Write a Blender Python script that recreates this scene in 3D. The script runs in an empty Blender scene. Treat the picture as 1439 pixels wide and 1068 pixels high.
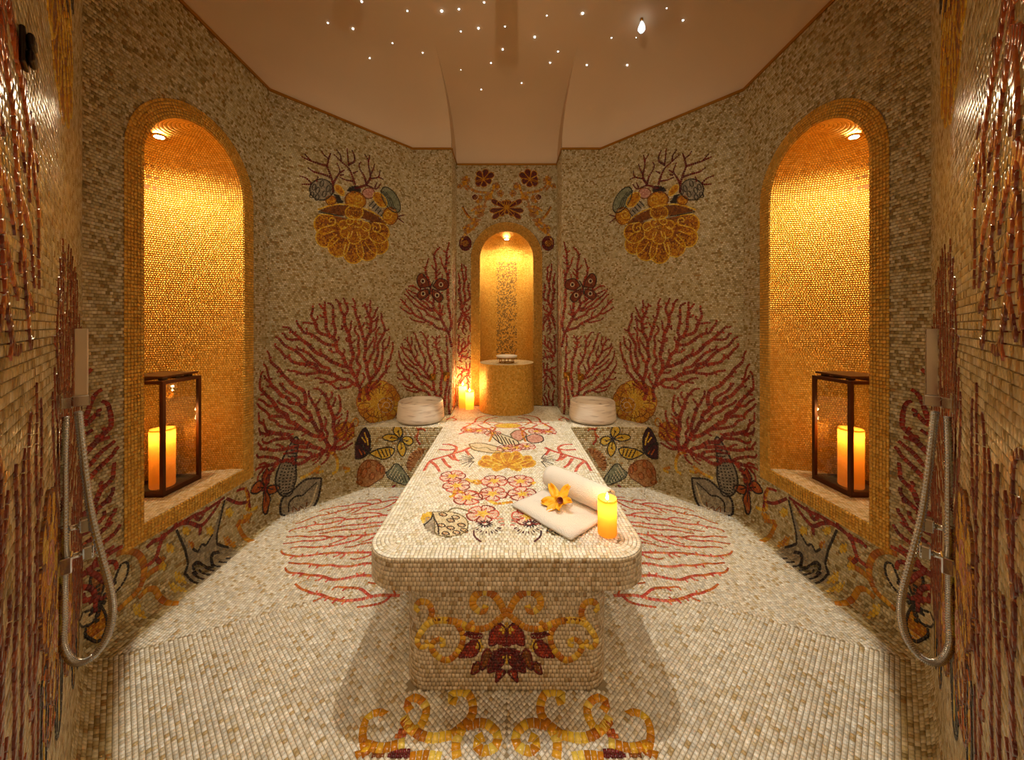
import bpy, bmesh, math, random
import numpy as np
from mathutils import Vector, Matrix

PI = math.pi
scene = bpy.context.scene
COL = scene.collection

# ------------------------------------------------------------------ camera
# lens measured from the photograph (pixels of the 1439 x 1068 frame)
FPX, CX, CY, CAMZ = 490.0, 712.0, 458.0, 1.6
cam_data = bpy.data.cameras.new('camera')
cam = bpy.data.objects.new('camera', cam_data)
COL.objects.link(cam)
cam.location = (0.0, 0.0, CAMZ)
cam.rotation_euler = (PI / 2, 0, 0)
cam_data.sensor_width = 36.0
cam_data.lens = FPX / 1439.0 * 36.0
cam_data.shift_x = (719.5 - CX) / 1439.0
cam_data.shift_y = (CY - 534.0) / 1439.0
cam_data.clip_start = 0.02
scene.camera = cam

# ------------------------------------------------------------------ world, exposure
world = bpy.data.worlds.new('world')
scene.world = world
world.use_nodes = True
world.node_tree.nodes['Background'].inputs['Color'].default_value = (0.02, 0.015, 0.01, 1)
world.node_tree.nodes['Background'].inputs['Strength'].default_value = 0.0
vs = scene.view_settings
vs.view_transform = 'Standard'
vs.look = 'None'
vs.gamma = 1.0
vs.use_curve_mapping = False
vs.exposure = 0.12

# light levels (watts) and colours; hall and room are added fill lamps
E_DOWN, E_NICHE, E_REAR, E_FILL_HALL, E_FILL_ROOM = 134.0, 60.0, 30.0, 46.0, 64.0
C_DOWN = (1.0, 0.94, 0.82)
C_NICHE = (1.0, 0.80, 0.50)
C_FILL_HALL = (1.0, 0.82, 0.58)
C_FILL_ROOM = (1.0, 0.84, 0.60)
C_FLAME = (1.0, 0.66, 0.26)


def lamp(name, kind, loc, energy, color, radius=0.02, rot=(0, 0, 0), spot=None, blend=0.3, size=None):
    d = bpy.data.lights.new(name, kind)
    d.energy = energy
    d.color = color
    if kind in ('POINT', 'SPOT'):
        d.shadow_soft_size = radius
    if kind == 'SPOT':
        d.spot_size = spot
        d.spot_blend = blend
    if kind == 'AREA':
        d.shape = 'RECTANGLE'
        d.size, d.size_y = size
    o = bpy.data.objects.new(name, d)
    COL.objects.link(o)
    o.location = loc
    o.rotation_euler = rot
    return o


# ------------------------------------------------------------------ room plan (left half, from the back centre round to the doorway)
ZC = 3.6            # cornice height
ZTOP = 4.05         # flat of the ceiling
ZT = 0.62           # table top
ZB = 0.60           # side bench top
RC = 0.10           # cove radius at the foot of the walls
P = np.array([(0.0, 4.30), (-0.62, 4.30), (-0.62, 3.92), (-1.056, 3.92),
              (-2.0, 2.94), (-2.0, 1.64), (-0.60, 0.382)])
SEG_D, SEG_N, SEG_L, SEG_S = [], [], [], [0.0]
for i in range(6):
    d = P[i + 1] - P[i]
    L = np.hypot(*d)
    d = d / L
    SEG_D.append(d)
    SEG_N.append(np.array([-d[1], d[0]]))
    SEG_L.append(L)
    SEG_S.append(SEG_S[-1] + L)
SEG_D, SEG_N, SEG_L, SEG_S = map(np.array, (SEG_D, SEG_N, SEG_L, SEG_S))
S4, S5, S6 = SEG_S[4], SEG_S[5], SEG_S[6]
# side niche (in the wall x = -2): centre depth, half width, plan depth, sill, spring
NY, NA, NB, NSILL, NSPR, NFR = 2.285, 0.365, 0.58, 0.512, 2.54, 0.10
# rear niche
RA, RB, RSPR, RFR = 0.325, 0.30, 2.44, 0.115
RSTART = 0.62
BENCH_Y = 3.45
TBL_HW, TBL_Y0, TBL_R, TBL_TH = 0.615, 1.469, 0.155, 0.135
BAS_HW, BAS_Y0, BAS_R = 0.45, 1.531, 0.10

# three added projectors, out of view, shaped to throw one octagonal pool of light
PROJ = [(-0.85, 1.95, 3.84, 0.42), (0.85, 1.95, 3.84, 0.42), (0.0, 2.16, 3.84, 1.30)]
POOL = np.array([(-0.98, 3.86), (-1.91, 2.92), (-1.87, 1.75), (-1.00, 0.80)])
PROJ_LAMPS = [lamp('added_projector_bulb', 'POINT', q[:3], E_DOWN * q[3], C_DOWN, 0.0009) for q in PROJ]


# ------------------------------------------------------------------ small helpers
def lin(c):
    c = np.asarray(c, float) / 255.0
    return np.where(c <= 0.04045, c / 12.92, ((c + 0.055) / 1.055) ** 2.4)


def tag(o, label=None, cat=None, group=None, kind=None):
    if label:
        o['label'] = label
    if cat:
        o['category'] = cat
    if group:
        o['group'] = group
    if kind:
        o['kind'] = kind
    return o


def empty(name, loc=(0, 0, 0), rotz=0.0):
    o = bpy.data.objects.new(name, None)
    COL.objects.link(o)
    o.location = loc
    o.rotation_euler = (0, 0, rotz)
    o.empty_display_size = 0.05
    return o


def link(name, me, mat=None, parent=None, smooth=False):
    o = bpy.data.objects.new(name, me)
    COL.objects.link(o)
    if mat is not None:
        me.materials.append(mat)
    if parent is not None:
        o.parent = parent
    if smooth:
        me.polygons.foreach_set('use_smooth', [True] * len(me.polygons))
    return o


def pymesh(name, verts, faces, mat=None, parent=None, smooth=False):
    me = bpy.data.meshes.new(name)
    me.from_pydata([tuple(map(float, v)) for v in verts], [], faces)
    me.update()
    return link(name, me, mat, parent, smooth)


def bmobj(name, bm, mat=None, parent=None, smooth=False):
    bmesh.ops.recalc_face_normals(bm, faces=bm.faces)
    me = bpy.data.meshes.new(name)
    bm.to_mesh(me)
    bm.free()
    return link(name, me, mat, parent, smooth)


def bm_box(bm, lo, hi, bev=0.0, mat=None):
    r = bmesh.ops.create_cube(bm, size=1.0)
    lo, hi = Vector(lo), Vector(hi)
    for v in r['verts']:
        v.co = Vector(((lo[i] + hi[i]) / 2 + v.co[i] * (hi[i] - lo[i])) for i in range(3))
    if bev > 0:
        es = set(e for v in r['verts'] for e in v.link_edges)
        rr = bmesh.ops.bevel(bm, geom=list(es), offset=bev, segments=2, affect='EDGES', profile=0.5)
    return bm


def box(name, lo, hi, mat, parent=None, bev=0.0):
    bm = bmesh.new()
    bm_box(bm, lo, hi, bev)
    return bmobj(name, bm, mat, parent)


def lathe(name, prof, mat, parent=None, n=32, smooth=True, loc=(0, 0, 0), cap=True):
    bm = bmesh.new()
    rings = []
    for r, z in prof:
        if r < 1e-5:
            rings.append([bm.verts.new((loc[0], loc[1], loc[2] + z))])
        else:
            rings.append([bm.verts.new((loc[0] + r * math.cos(2 * PI * k / n), loc[1] + r * math.sin(2 * PI * k / n),
                                        loc[2] + z)) for k in range(n)])
    for a, b in zip(rings[:-1], rings[1:]):
        for k in range(n):
            q = [a[k % len(a)], a[(k + 1) % len(a)], b[(k + 1) % len(b)], b[k % len(b)]]
            u = []
            for v in q:
                if v not in u:
                    u.append(v)
            if len(u) >= 3:
                try:
                    bm.faces.new(u)
                except ValueError:
                    pass
    o = bmobj(name, bm, mat, parent, smooth)
    return o


def smooth_path(pts, sub=6):
    pts = np.asarray(pts, float)
    if len(pts) < 3:
        return pts
    p = np.vstack([2 * pts[0] - pts[1], pts, 2 * pts[-1] - pts[-2]])
    out = []
    for i in range(1, len(p) - 2):
        for t in np.arange(sub) / sub:
            a, b, c, d = p[i - 1], p[i], p[i + 1], p[i + 2]
            out.append(0.5 * (2 * b + (c - a) * t + (2 * a - 5 * b + 4 * c - d) * t * t + (3 * b - 3 * c + d - a) * t ** 3))
    out.append(pts[-1])
    return np.array(out)


def tube(name, pts, r, mat, parent=None, n=10, ring_bump=0.0):
    pts = [Vector(p) for p in pts]
    bm = bmesh.new()
    up = Vector((0.137, 0.31, 0.94)).normalized()
    prev = None
    rings = []
    for i, p in enumerate(pts):
        t = (pts[min(i + 1, len(pts) - 1)] - pts[max(i - 1, 0)]).normalized()
        if prev is None:
            a = t.cross(up)
            if a.length < 1e-3:
                a = t.cross(Vector((1, 0, 0)))
            a.normalize()
        else:
            a = (prev - t * prev.dot(t)).normalized()
        prev = a
        b = t.cross(a)
        rr = r[i] if hasattr(r, '__len__') else r
        rr = rr * (1 + ring_bump * (1 if i % 4 in (1, 2) else -1))
        rings.append([bm.verts.new(p + (a * math.cos(2 * PI * k / n) + b * math.sin(2 * PI * k / n)) * rr) for k in range(n)])
    for x, y in zip(rings[:-1], rings[1:]):
        for k in range(n):
            bm.faces.new((x[k], x[(k + 1) % n], y[(k + 1) % n], y[k]))
    bm.faces.new(rings[0])
    bm.faces.new(rings[-1][::-1])
    return bmobj(name, bm, mat, parent, True)


# ------------------------------------------------------------------ materials
def newmat(name):
    m = bpy.data.materials.new(name)
    m.use_nodes = True
    nt = m.node_tree
    return m, nt, nt.nodes['Principled BSDF']


def plain(name, rgb, rough=0.5, metal=0.0, bump=0.0, bscale=60.0, var=0.0, vscale=8.0, **kw):
    m, nt, b = newmat(name)
    c = tuple(lin(rgb)) + (1,)
    b.inputs['Base Color'].default_value = c
    b.inputs['Roughness'].default_value = rough
    b.inputs['Metallic'].default_value = metal
    for k, v in kw.items():
        b.inputs[k].default_value = v
    tc = nt.nodes.new('ShaderNodeTexCoord')
    if var > 0:
        nz = nt.nodes.new('ShaderNodeTexNoise')
        nz.inputs['Scale'].default_value = vscale
        nz.inputs['Detail'].default_value = 5
        nt.links.new(tc.outputs['Object'], nz.inputs['Vector'])
        mp = nt.nodes.new('ShaderNodeMapRange')
        mp.inputs['To Min'].default_value = 1 - var
        mp.inputs['To Max'].default_value = 1 + var
        nt.links.new(nz.outputs['Fac'], mp.inputs['Value'])
        hs = nt.nodes.new('ShaderNodeHueSaturation')
        hs.inputs['Color'].default_value = c
        nt.links.new(mp.outputs['Result'], hs.inputs['Value'])
        nt.links.new(hs.outputs['Color'], b.inputs['Base Color'])
    if bump > 0:
        nz = nt.nodes.new('ShaderNodeTexNoise')
        nz.inputs['Scale'].default_value = bscale
        nz.inputs['Detail'].default_value = 4
        nt.links.new(tc.outputs['Object'], nz.inputs['Vector'])
        bp = nt.nodes.new('ShaderNodeBump')
        bp.inputs['Strength'].default_value = bump
        bp.inputs['Distance'].default_value = 0.01
        nt.links.new(nz.outputs['Fac'], bp.inputs['Height'])
        nt.links.new(bp.outputs['Normal'], b.inputs['Normal'])
    return m


def mosaic_material():
    # every tessera carries its own glass colour; gold-leaf pieces are metallic
    m, nt, b = newmat('mosaic_tesserae')
    a = nt.nodes.new('ShaderNodeAttribute')
    a.attribute_name = 'tint'
    g = nt.nodes.new('ShaderNodeAttribute')
    g.attribute_name = 'gold'
    tc = nt.nodes.new('ShaderNodeTexCoord')
    nz = nt.nodes.new('ShaderNodeTexNoise')
    nz.inputs['Scale'].default_value = 140
    nz.inputs['Detail'].default_value = 3
    nt.links.new(tc.outputs['Object'], nz.inputs['Vector'])
    mp = nt.nodes.new('ShaderNodeMapRange')
    mp.inputs['To Min'].default_value = 0.86
    mp.inputs['To Max'].default_value = 1.12
    nt.links.new(nz.outputs['Fac'], mp.inputs['Value'])
    hs = nt.nodes.new('ShaderNodeHueSaturation')
    nt.links.new(a.outputs['Color'], hs.inputs['Color'])
    nt.links.new(mp.outputs['Result'], hs.inputs['Value'])
    nt.links.new(hs.outputs['Color'], b.inputs['Base Color'])
    nt.links.new(g.outputs['Fac'], b.inputs['Metallic'])
    rg = nt.nodes.new('ShaderNodeMapRange')
    rg.inputs['To Min'].default_value = 0.26
    rg.inputs['To Max'].default_value = 0.42
    nt.links.new(g.outputs['Fac'], rg.inputs['Value'])
    nt.links.new(rg.outputs['Result'], b.inputs['Roughness'])
    bp = nt.nodes.new('ShaderNodeBump')
    bp.inputs['Strength'].default_value = 0.25
    bp.inputs['Distance'].default_value = 0.004
    nt.links.new(nz.outputs['Fac'], bp.inputs['Height'])
    nt.links.new(bp.outputs['Normal'], b.inputs['Normal'])
    return m


M_MOS = mosaic_material()
M_GROUT = plain('grout', (128, 112, 84), 0.85, bump=0.2)
M_GROUTW = plain('pale_grout', (138, 122, 92), 0.85, bump=0.2)
M_GROUTG = plain('gold_grout', (120, 78, 22), 0.7, bump=0.2)
M_PLASTER = plain('ceiling_plaster', (214, 190, 158), 0.75, bump=0.10, bscale=14, var=0.05, vscale=2.5)
M_HALL = plain('hall_plaster', (205, 180, 145), 0.8, bump=0.1)
M_TRIM = plain('gold_trim', (176, 122, 40), 0.35, 0.8)
M_CHROME = plain('chrome', (214, 220, 228), 0.09, 1.0)
M_BRONZE = plain('dark_bronze', (92, 58, 40), 0.38, 0.85, var=0.15, vscale=20)
M_DARK = plain('dark_metal', (58, 50, 42), 0.3, 0.9)
M_BRASS = plain('brass', (196, 150, 66), 0.22, 1.0)
M_WHITE = plain('white_ceramic', (236, 228, 214), 0.25)
M_HAND_REFL = plain('handset_painted_reflection', (240, 230, 214), 0.3)  # bright reflection on the chrome handset, painted as satin white
M_YEL = plain('orchid_yellow', (246, 176, 16), 0.5, bump=0.25, bscale=90, var=0.16, vscale=30)
M_LIP = plain('orchid_lip', (120, 34, 12), 0.45)
M_WICK = plain('wick', (40, 30, 24), 0.9)
M_HOUSE = plain('lamp_housing', (40, 36, 32), 0.6)


def marble():
    m, nt, b = newmat('veined_marble')
    tc = nt.nodes.new('ShaderNodeTexCoord')
    mp = nt.nodes.new('ShaderNodeMapping')
    mp.inputs['Scale'].default_value = (2.0, 2.0, 22.0)
    nt.links.new(tc.outputs['Object'], mp.inputs['Vector'])
    nz = nt.nodes.new('ShaderNodeTexNoise')
    nz.inputs['Scale'].default_value = 2.2
    nz.inputs['Detail'].default_value = 6
    nz.inputs['Distortion'].default_value = 0.9
    nt.links.new(mp.outputs['Vector'], nz.inputs['Vector'])
    cr = nt.nodes.new('ShaderNodeValToRGB')
    e = cr.color_ramp.elements
    e[0].position, e[0].color = 0.30, tuple(lin((150, 122, 100))) + (1,)
    e[1].position, e[1].color = 0.46, tuple(lin((226, 210, 190))) + (1,)
    k = cr.color_ramp.elements.new(0.75)
    k.color = tuple(lin((238, 226, 208))) + (1,)
    nt.links.new(nz.outputs['Fac'], cr.inputs['Fac'])
    nt.links.new(cr.outputs['Color'], b.inputs['Base Color'])
    b.inputs['Roughness'].default_value = 0.4
    return m


def towel_mat():
    m, nt, b = newmat('terry_towel')
    b.inputs['Base Color'].default_value = tuple(lin((240, 233, 220))) + (1,)
    b.inputs['Roughness'].default_value = 0.95
    b.inputs['Sheen Weight'].default_value = 0.4
    tc = nt.nodes.new('ShaderNodeTexCoord')
    vo = nt.nodes.new('ShaderNodeTexVoronoi')
    vo.inputs['Scale'].default_value = 260
    nt.links.new(tc.outputs['Object'], vo.inputs['Vector'])
    nz = nt.nodes.new('ShaderNodeTexNoise')
    nz.inputs['Scale'].default_value = 24
    nt.links.new(tc.outputs['Object'], nz.inputs['Vector'])
    mx = nt.nodes.new('ShaderNodeMath')
    mx.operation = 'ADD'
    nt.links.new(vo.outputs['Distance'], mx.inputs[0])
    nt.links.new(nz.outputs['Fac'], mx.inputs[1])
    bp = nt.nodes.new('ShaderNodeBump')
    bp.inputs['Strength'].default_value = 0.8
    bp.inputs['Distance'].default_value = 0.006
    nt.links.new(mx.outputs['Value'], bp.inputs['Height'])
    nt.links.new(bp.outputs['Normal'], b.inputs['Normal'])
    return m


def glass_mat():
    m = bpy.data.materials.new('lantern_glass')
    m.use_nodes = True
    nt = m.node_tree
    nt.nodes.clear()
    out = nt.nodes.new('ShaderNodeOutputMaterial')
    tr = nt.nodes.new('ShaderNodeBsdfTransparent')
    tr.inputs['Color'].default_value = (0.93, 0.92, 0.88, 1)
    gl = nt.nodes.new('ShaderNodeBsdfGlossy')
    gl.inputs['Roughness'].default_value = 0.02
    lw = nt.nodes.new('ShaderNodeLayerWeight')
    lw.inputs['Blend'].default_value = 0.5
    pw = nt.nodes.new('ShaderNodeMath')
    pw.operation = 'POWER'
    pw.inputs[1].default_value = 4.0
    nt.links.new(lw.outputs['Facing'], pw.inputs[0])
    fr = nt.nodes.new('ShaderNodeMath')
    fr.operation = 'MULTIPLY_ADD'
    fr.inputs[1].default_value = 0.9
    fr.inputs[2].default_value = 0.045
    nt.links.new(pw.outputs['Value'], fr.inputs[0])
    mx = nt.nodes.new('ShaderNodeMixShader')
    nt.links.new(fr.outputs['Value'], mx.inputs['Fac'])
    nt.links.new(tr.outputs['BSDF'], mx.inputs[1])
    nt.links.new(gl.outputs['BSDF'], mx.inputs[2])
    nt.links.new(mx.outputs['Shader'], out.inputs['Surface'])
    return m


def wax_mat():
    m = bpy.data.materials.new('candle_wax')
    m.use_nodes = True
    nt = m.node_tree
    nt.nodes.clear()
    out = nt.nodes.new('ShaderNodeOutputMaterial')
    df = nt.nodes.new('ShaderNodeBsdfDiffuse')
    df.inputs['Color'].default_value = tuple(lin((240, 196, 96))) + (1,)
    tl = nt.nodes.new('ShaderNodeBsdfTranslucent')
    tl.inputs['Color'].default_value = tuple(lin((255, 186, 84))) + (1,)
    mx = nt.nodes.new('ShaderNodeMixShader')
    mx.inputs['Fac'].default_value = 0.6
    nt.links.new(df.outputs['BSDF'], mx.inputs[1])
    nt.links.new(tl.outputs['BSDF'], mx.inputs[2])
    nt.links.new(mx.outputs['Shader'], out.inputs['Surface'])
    return m


def emit(name, rgb, strength):
    m = bpy.data.materials.new(name)
    m.use_nodes = True
    nt = m.node_tree
    nt.nodes.clear()
    out = nt.nodes.new('ShaderNodeOutputMaterial')
    e = nt.nodes.new('ShaderNodeEmission')
    e.inputs['Color'].default_value = tuple(rgb) + (1,)
    e.inputs['Strength'].default_value = strength
    nt.links.new(e.outputs['Emission'], out.inputs['Surface'])
    return m


M_MARBLE, M_TOWEL, M_GLASS, M_WAX = marble(), towel_mat(), glass_mat(), wax_mat()
M_FLAME = emit('flame', (1.0, 0.80, 0.42), 40)
M_BULB = emit('spot_lens', (1.0, 0.90, 0.68), 60)
M_STAR = emit('star_point', (0.95, 0.97, 1.0), 9)

# ------------------------------------------------------------------ palettes (glass colours of the tesserae)
rng = np.random.default_rng(7)
PAL = {
    'wall': ([(208, 192, 150), (196, 178, 132), (220, 208, 174), (178, 156, 106), (156, 134, 84), (164, 130, 76)],
             [0.32, 0.25, 0.16, 0.13, 0.10, 0.04]),
    'floor': ([(226, 217, 196), (216, 204, 180), (234, 229, 214), (204, 188, 154), (190, 164, 116), (204, 197, 180)],
              [0.32, 0.23, 0.17, 0.09, 0.05, 0.14]),
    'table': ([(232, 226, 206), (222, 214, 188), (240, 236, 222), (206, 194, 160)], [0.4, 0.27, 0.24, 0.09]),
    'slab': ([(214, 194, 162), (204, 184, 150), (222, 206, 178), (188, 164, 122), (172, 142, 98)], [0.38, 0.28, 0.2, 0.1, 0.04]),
    'gold': ([(232, 182, 82), (226, 172, 72), (238, 192, 94), (218, 162, 62)], [0.36, 0.28, 0.2, 0.16]),
    'sill': ([(226, 204, 160), (214, 186, 134), (232, 216, 180)], [0.4, 0.3, 0.3]),
    'red': ([(134, 30, 20), (150, 40, 26), (112, 22, 20), (170, 58, 34)], [0.35, 0.3, 0.2, 0.15]),
    'dred': ([(92, 16, 22), (112, 24, 24), (78, 14, 26)], [0.4, 0.35, 0.25]),
    'orange': ([(186, 92, 34), (200, 112, 44), (168, 72, 28)], [0.4, 0.3, 0.3]),
    'salmon': ([(198, 84, 64), (182, 64, 50), (214, 112, 84)], [0.4, 0.3, 0.3]),
    'brown': ([(128, 70, 24), (146, 84, 30), (110, 56, 20)], [0.4, 0.3, 0.3]),
    'ochre': ([(206, 142, 28), (190, 120, 22), (220, 164, 46), (176, 98, 22)], [0.35, 0.3, 0.2, 0.15]),
    'yellow': ([(226, 186, 54), (232, 200, 86), (214, 164, 36)], [0.4, 0.3, 0.3]),
    'black': ([(34, 26, 26), (46, 34, 36), (28, 22, 30)], [0.4, 0.3, 0.3]),
    'grey': ([(158, 146, 124), (142, 130, 110), (176, 164, 140)], [0.4, 0.3, 0.3]),
    'tan': ([(176, 120, 66), (162, 104, 54), (190, 138, 84)], [0.4, 0.3, 0.3]),
    'olive': ([(112, 98, 58), (96, 84, 50), (128, 112, 70)], [0.4, 0.3, 0.3]),
    'cream': ([(228, 214, 176), (218, 200, 158)], [0.5, 0.5]),
    'purple': ([(64, 24, 40), (52, 22, 38), (84, 34, 44)], [0.4, 0.3, 0.3]),
    'pink': ([(206, 150, 128), (196, 132, 112), (218, 168, 146)], [0.4, 0.3, 0.3]),
    'blush': ([(232, 206, 186), (226, 194, 172), (236, 218, 202), (218, 172, 150)], [0.35, 0.3, 0.25, 0.1]),
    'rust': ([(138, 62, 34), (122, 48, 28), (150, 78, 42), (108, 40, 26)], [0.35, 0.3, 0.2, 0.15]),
    'oldgold': ([(150, 120, 62), (136, 108, 56), (166, 134, 72)], [0.4, 0.3, 0.3]),
    'sage': ([(134, 138, 108), (150, 152, 122), (120, 124, 96)], [0.4, 0.3, 0.3]),
}


def pick(name, n, jit=0.07):
    cols, w = PAL[name]
    c = lin(cols)[rng.choice(len(cols), n, p=np.array(w) / sum(w))]
    return c * (1 + jit * rng.standard_normal((n, 1))).clip(0.7, 1.3)


# ------------------------------------------------------------------ tesserae builder
class Bag:
    """quads of tesserae: every one a little block standing proud of its grout bed"""

    def __init__(self):
        self.c, self.col, self.g, self.th = [], [], [], []

    def add(self, c, hint, col, gold=0.0, th=0.003):
        c = np.asarray(c, float)
        n = len(c)
        if n == 0:
            return
        nn = np.cross(c[:, 1] - c[:, 0], c[:, 3] - c[:, 0])
        flip = (nn * np.asarray(hint)).sum(1) < 0
        c = c.copy()
        c[flip] = c[flip][:, ::-1]
        self.c.append(c)
        self.col.append(pick(col, n) if isinstance(col, str) else np.asarray(col))
        self.g.append(np.broadcast_to(np.asarray(gold, float), (n,)))
        self.th.append(np.full(n, th))

    def arrays(self):
        if not self.c:
            return None
        return [np.concatenate(a) for a in (self.c, self.col, self.g, self.th)]


def quads_mesh(name, c, col, g, th, tilt=0.018, center=None):
    n = len(c)
    ctr = c.mean(1, keepdims=True)
    nn = np.cross(c[:, 2] - c[:, 0], c[:, 3] - c[:, 1])
    nn /= np.linalg.norm(nn, axis=1, keepdims=True) + 1e-12
    top = ctr + (c - ctr) * 0.95
    e1 = c[:, 1] - c[:, 0]
    e2 = c[:, 3] - c[:, 0]
    a = rng.normal(0, tilt, (n, 1))
    b = rng.normal(0, tilt, (n, 1))
    l1 = np.linalg.norm(e1, axis=1, keepdims=True) * 0.5 * a
    l2 = np.linalg.norm(e2, axis=1, keepdims=True) * 0.5 * b
    h = np.stack([-l1 - l2, l1 - l2, l1 + l2, -l1 + l2], 1)[:, :, 0].clip(-0.0012, 0.0012) + th[:, None]
    top = top + nn[:, None, :] * h[:, :, None]
    v = np.concatenate([c, top], 1).reshape(-1, 3)
    if center is not None:
        v = v - center
    fidx = np.array([[4, 5, 6, 7], [0, 1, 5, 4], [1, 2, 6, 5], [2, 3, 7, 6], [3, 0, 4, 7]])
    f = (fidx[None] + (np.arange(n) * 8)[:, None, None]).reshape(-1)
    me = bpy.data.meshes.new(name)
    me.vertices.add(n * 8)
    me.vertices.foreach_set('co', v.astype(np.float32).ravel())
    me.loops.add(n * 20)
    me.loops.foreach_set('vertex_index', f.astype(np.int32))
    me.polygons.add(n * 5)
    me.polygons.foreach_set('loop_start', (np.arange(n * 5) * 4).astype(np.int32))
    me.update(calc_edges=True)
    at = me.attributes.new('tint', 'FLOAT_COLOR', 'FACE')
    cc = np.concatenate([np.repeat(col, 5, 0), np.ones((n * 5, 1))], 1)
    at.data.foreach_set('color', cc.astype(np.float32).ravel())
    ag = me.attributes.new('gold', 'FLOAT', 'FACE')
    ag.data.foreach_set('value', np.repeat(g, 5).astype(np.float32))
    return me


def build_bag(bag, name, parent, singles=0, stuff=True):
    ar = bag.arrays()
    if ar is None:
        return
    c, col, g, th = ar
    if singles:
        ctr = c.mean(1)
        px = CX + FPX * c[..., 0] / np.maximum(c[..., 1], 0.05)
        py = CY - FPX * (c[..., 2] - CAMZ) / np.maximum(c[..., 1], 0.05)
        area = 0.5 * np.abs((px[:, 2] - px[:, 0]) * (py[:, 3] - py[:, 1]) - (px[:, 3] - px[:, 1]) * (py[:, 2] - py[:, 0]))
        ok = (px.min(1) > 2) & (px.max(1) < 1437) & (py.min(1) > 2) & (py.max(1) < 1066) & (ctr[:, 1] > 0.3)
        area = np.where(ok, area, 0)
        idx = np.argsort(-area)[:singles]
        idx = idx[area[idx] > 0]
        for i in idx:
            s = slice(i, i + 1)
            me = quads_mesh('tile', c[s], col[s], g[s], th[s], center=ctr[i])
            o = link('tile', me, M_MOS, parent)
            o.location = ctr[i]
        keep = np.ones(len(c), bool)
        keep[idx] = False
        c, col, g, th = c[keep], col[keep], g[keep], th[keep]
    o = link(name, quads_mesh(name, c, col, g, th), M_MOS, parent)
    if stuff:
        o['kind'] = 'stuff'
    return o


def grid(u0, u1, v0, v1, du, dv, stagger=0.5, gap=0.0022, jit=0.0012):
    """corner coordinates (n,4,2) of a running-bond grid of tesserae"""
    nr = max(1, round((v1 - v0) / dv))
    dv = (v1 - v0) / nr
    nc = max(1, round((u1 - u0) / du))
    du = (u1 - u0) / nc
    out = []
    for r in range(nr):
        off = (stagger * (r % 2) + rng.uniform(-0.12, 0.12)) if stagger else 0
        e = u0 + (np.arange(nc + 2) - 1 + off) * du + rng.normal(0, jit, nc + 2)
        e = np.unique(e.clip(u0, u1))
        e = e[np.concatenate([[True], np.diff(e) > 0.3 * du])] if len(e) > 1 else e
        e[0], e[-1] = u0, u1
        a, b = e[:-1] + gap / 2, e[1:] - gap / 2
        lo = np.full_like(a, v0 + r * dv + gap / 2)
        hi = lo + dv - gap
        out.append(np.stack([np.stack([a, lo], 1), np.stack([b, lo], 1), np.stack([b, hi], 1), np.stack([a, hi], 1)], 1))
    return np.concatenate(out)


def inside(poly, pts):
    poly = np.asarray(poly)
    x, y = pts[:, 0], pts[:, 1]
    res = np.zeros(len(pts), bool)
    j = len(poly) - 1
    for i in range(len(poly)):
        xi, yi = poly[i]
        xj, yj = poly[j]
        if yi != yj:
            res ^= ((yi > y) != (yj > y)) & (x < (xj - xi) * (y - yi) / (yj - yi) + xi)
        j = i
    return res


# ------------------------------------------------------------------ surfaces that carry the mosaic pictures
def ray(px, py):
    return np.array([(px - CX) / FPX, 1.0, (CY - py) / FPX])


class Perimeter:
    """walls unrolled from the back centre: s along the plan, v height"""
    key = 'wall'

    def px(self, x, y):
        r = ray(x, y)
        best = None
        for i in range(6):
            n, a = SEG_N[i], P[i]
            den = r[0] * n[0] + r[1] * n[1]
            if abs(den) < 1e-6:
                continue
            t = (a @ n) / den
            if t <= 0:
                continue
            q = r[:2] * t
            l = (q - a) @ SEG_D[i]
            if (-0.3 if i == 0 else -0.02) <= l <= SEG_L[i] + 0.02 and den < 0:
                if best is None or t < best[0]:
                    best = (t, SEG_S[i] + l, CAMZ + r[2] * t)
        if best is None:
            raise ValueError(('no wall', x, y))
        return best[1], best[2]

    def seg(self, s):
        return np.clip(np.searchsorted(SEG_S, s, side='right') - 1, 0, 5)

    def map(self, c2, lift):
        k = self.seg(c2[:, :, 0].mean(1))
        l = c2[:, :, 0] - SEG_S[k][:, None]
        v = c2[:, :, 1]
        off = np.full_like(v, lift)
        z = v.copy()
        low = (v < RC) & (k >= 3)[:, None]
        th = (v / RC).clip(-0.3, 1) * PI / 2
        off = np.where(low, RC * (1 - np.sin(th)) + lift, off)
        z = np.where(low, RC * (1 - np.cos(th)), z)
        xy = P[k][:, None, :] + SEG_D[k][:, None, :] * l[..., None] + SEG_N[k][:, None, :] * off[..., None]
        hint = np.concatenate([SEG_N[k], np.full((len(k), 1), 0.3)], 1)
        return np.concatenate([xy, z[..., None]], 2), hint


class FlatY:
    """upright plane y = const facing the doorway; coordinates x, z"""
    key = 'flat'

    def __init__(self, y):
        self.y = y

    def px(self, x, y):
        r = ray(x, y) * self.y
        return r[0], CAMZ + r[2]

    def map(self, c2, lift):
        c = np.stack([c2[..., 0], np.full_like(c2[..., 0], self.y - lift), c2[..., 1]], -1)
        return c, np.broadcast_to(np.array([0, -1.0, 0]), (len(c2), 3))


class FlatZ:
    """level plane z = const; coordinates x, y"""
    key = 'level'

    def __init__(self, z):
        self.z = z

    def px(self, x, y):
        r = ray(x, y)
        t = (self.z - CAMZ) / r[2]
        return r[0] * t, t

    def map(self, c2, lift):
        c = np.stack([c2[..., 0], c2[..., 1], np.full_like(c2[..., 0], self.z + lift)], -1)
        return c, np.broadcast_to(np.array([0, 0, 1.0]), (len(c2), 3))


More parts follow.
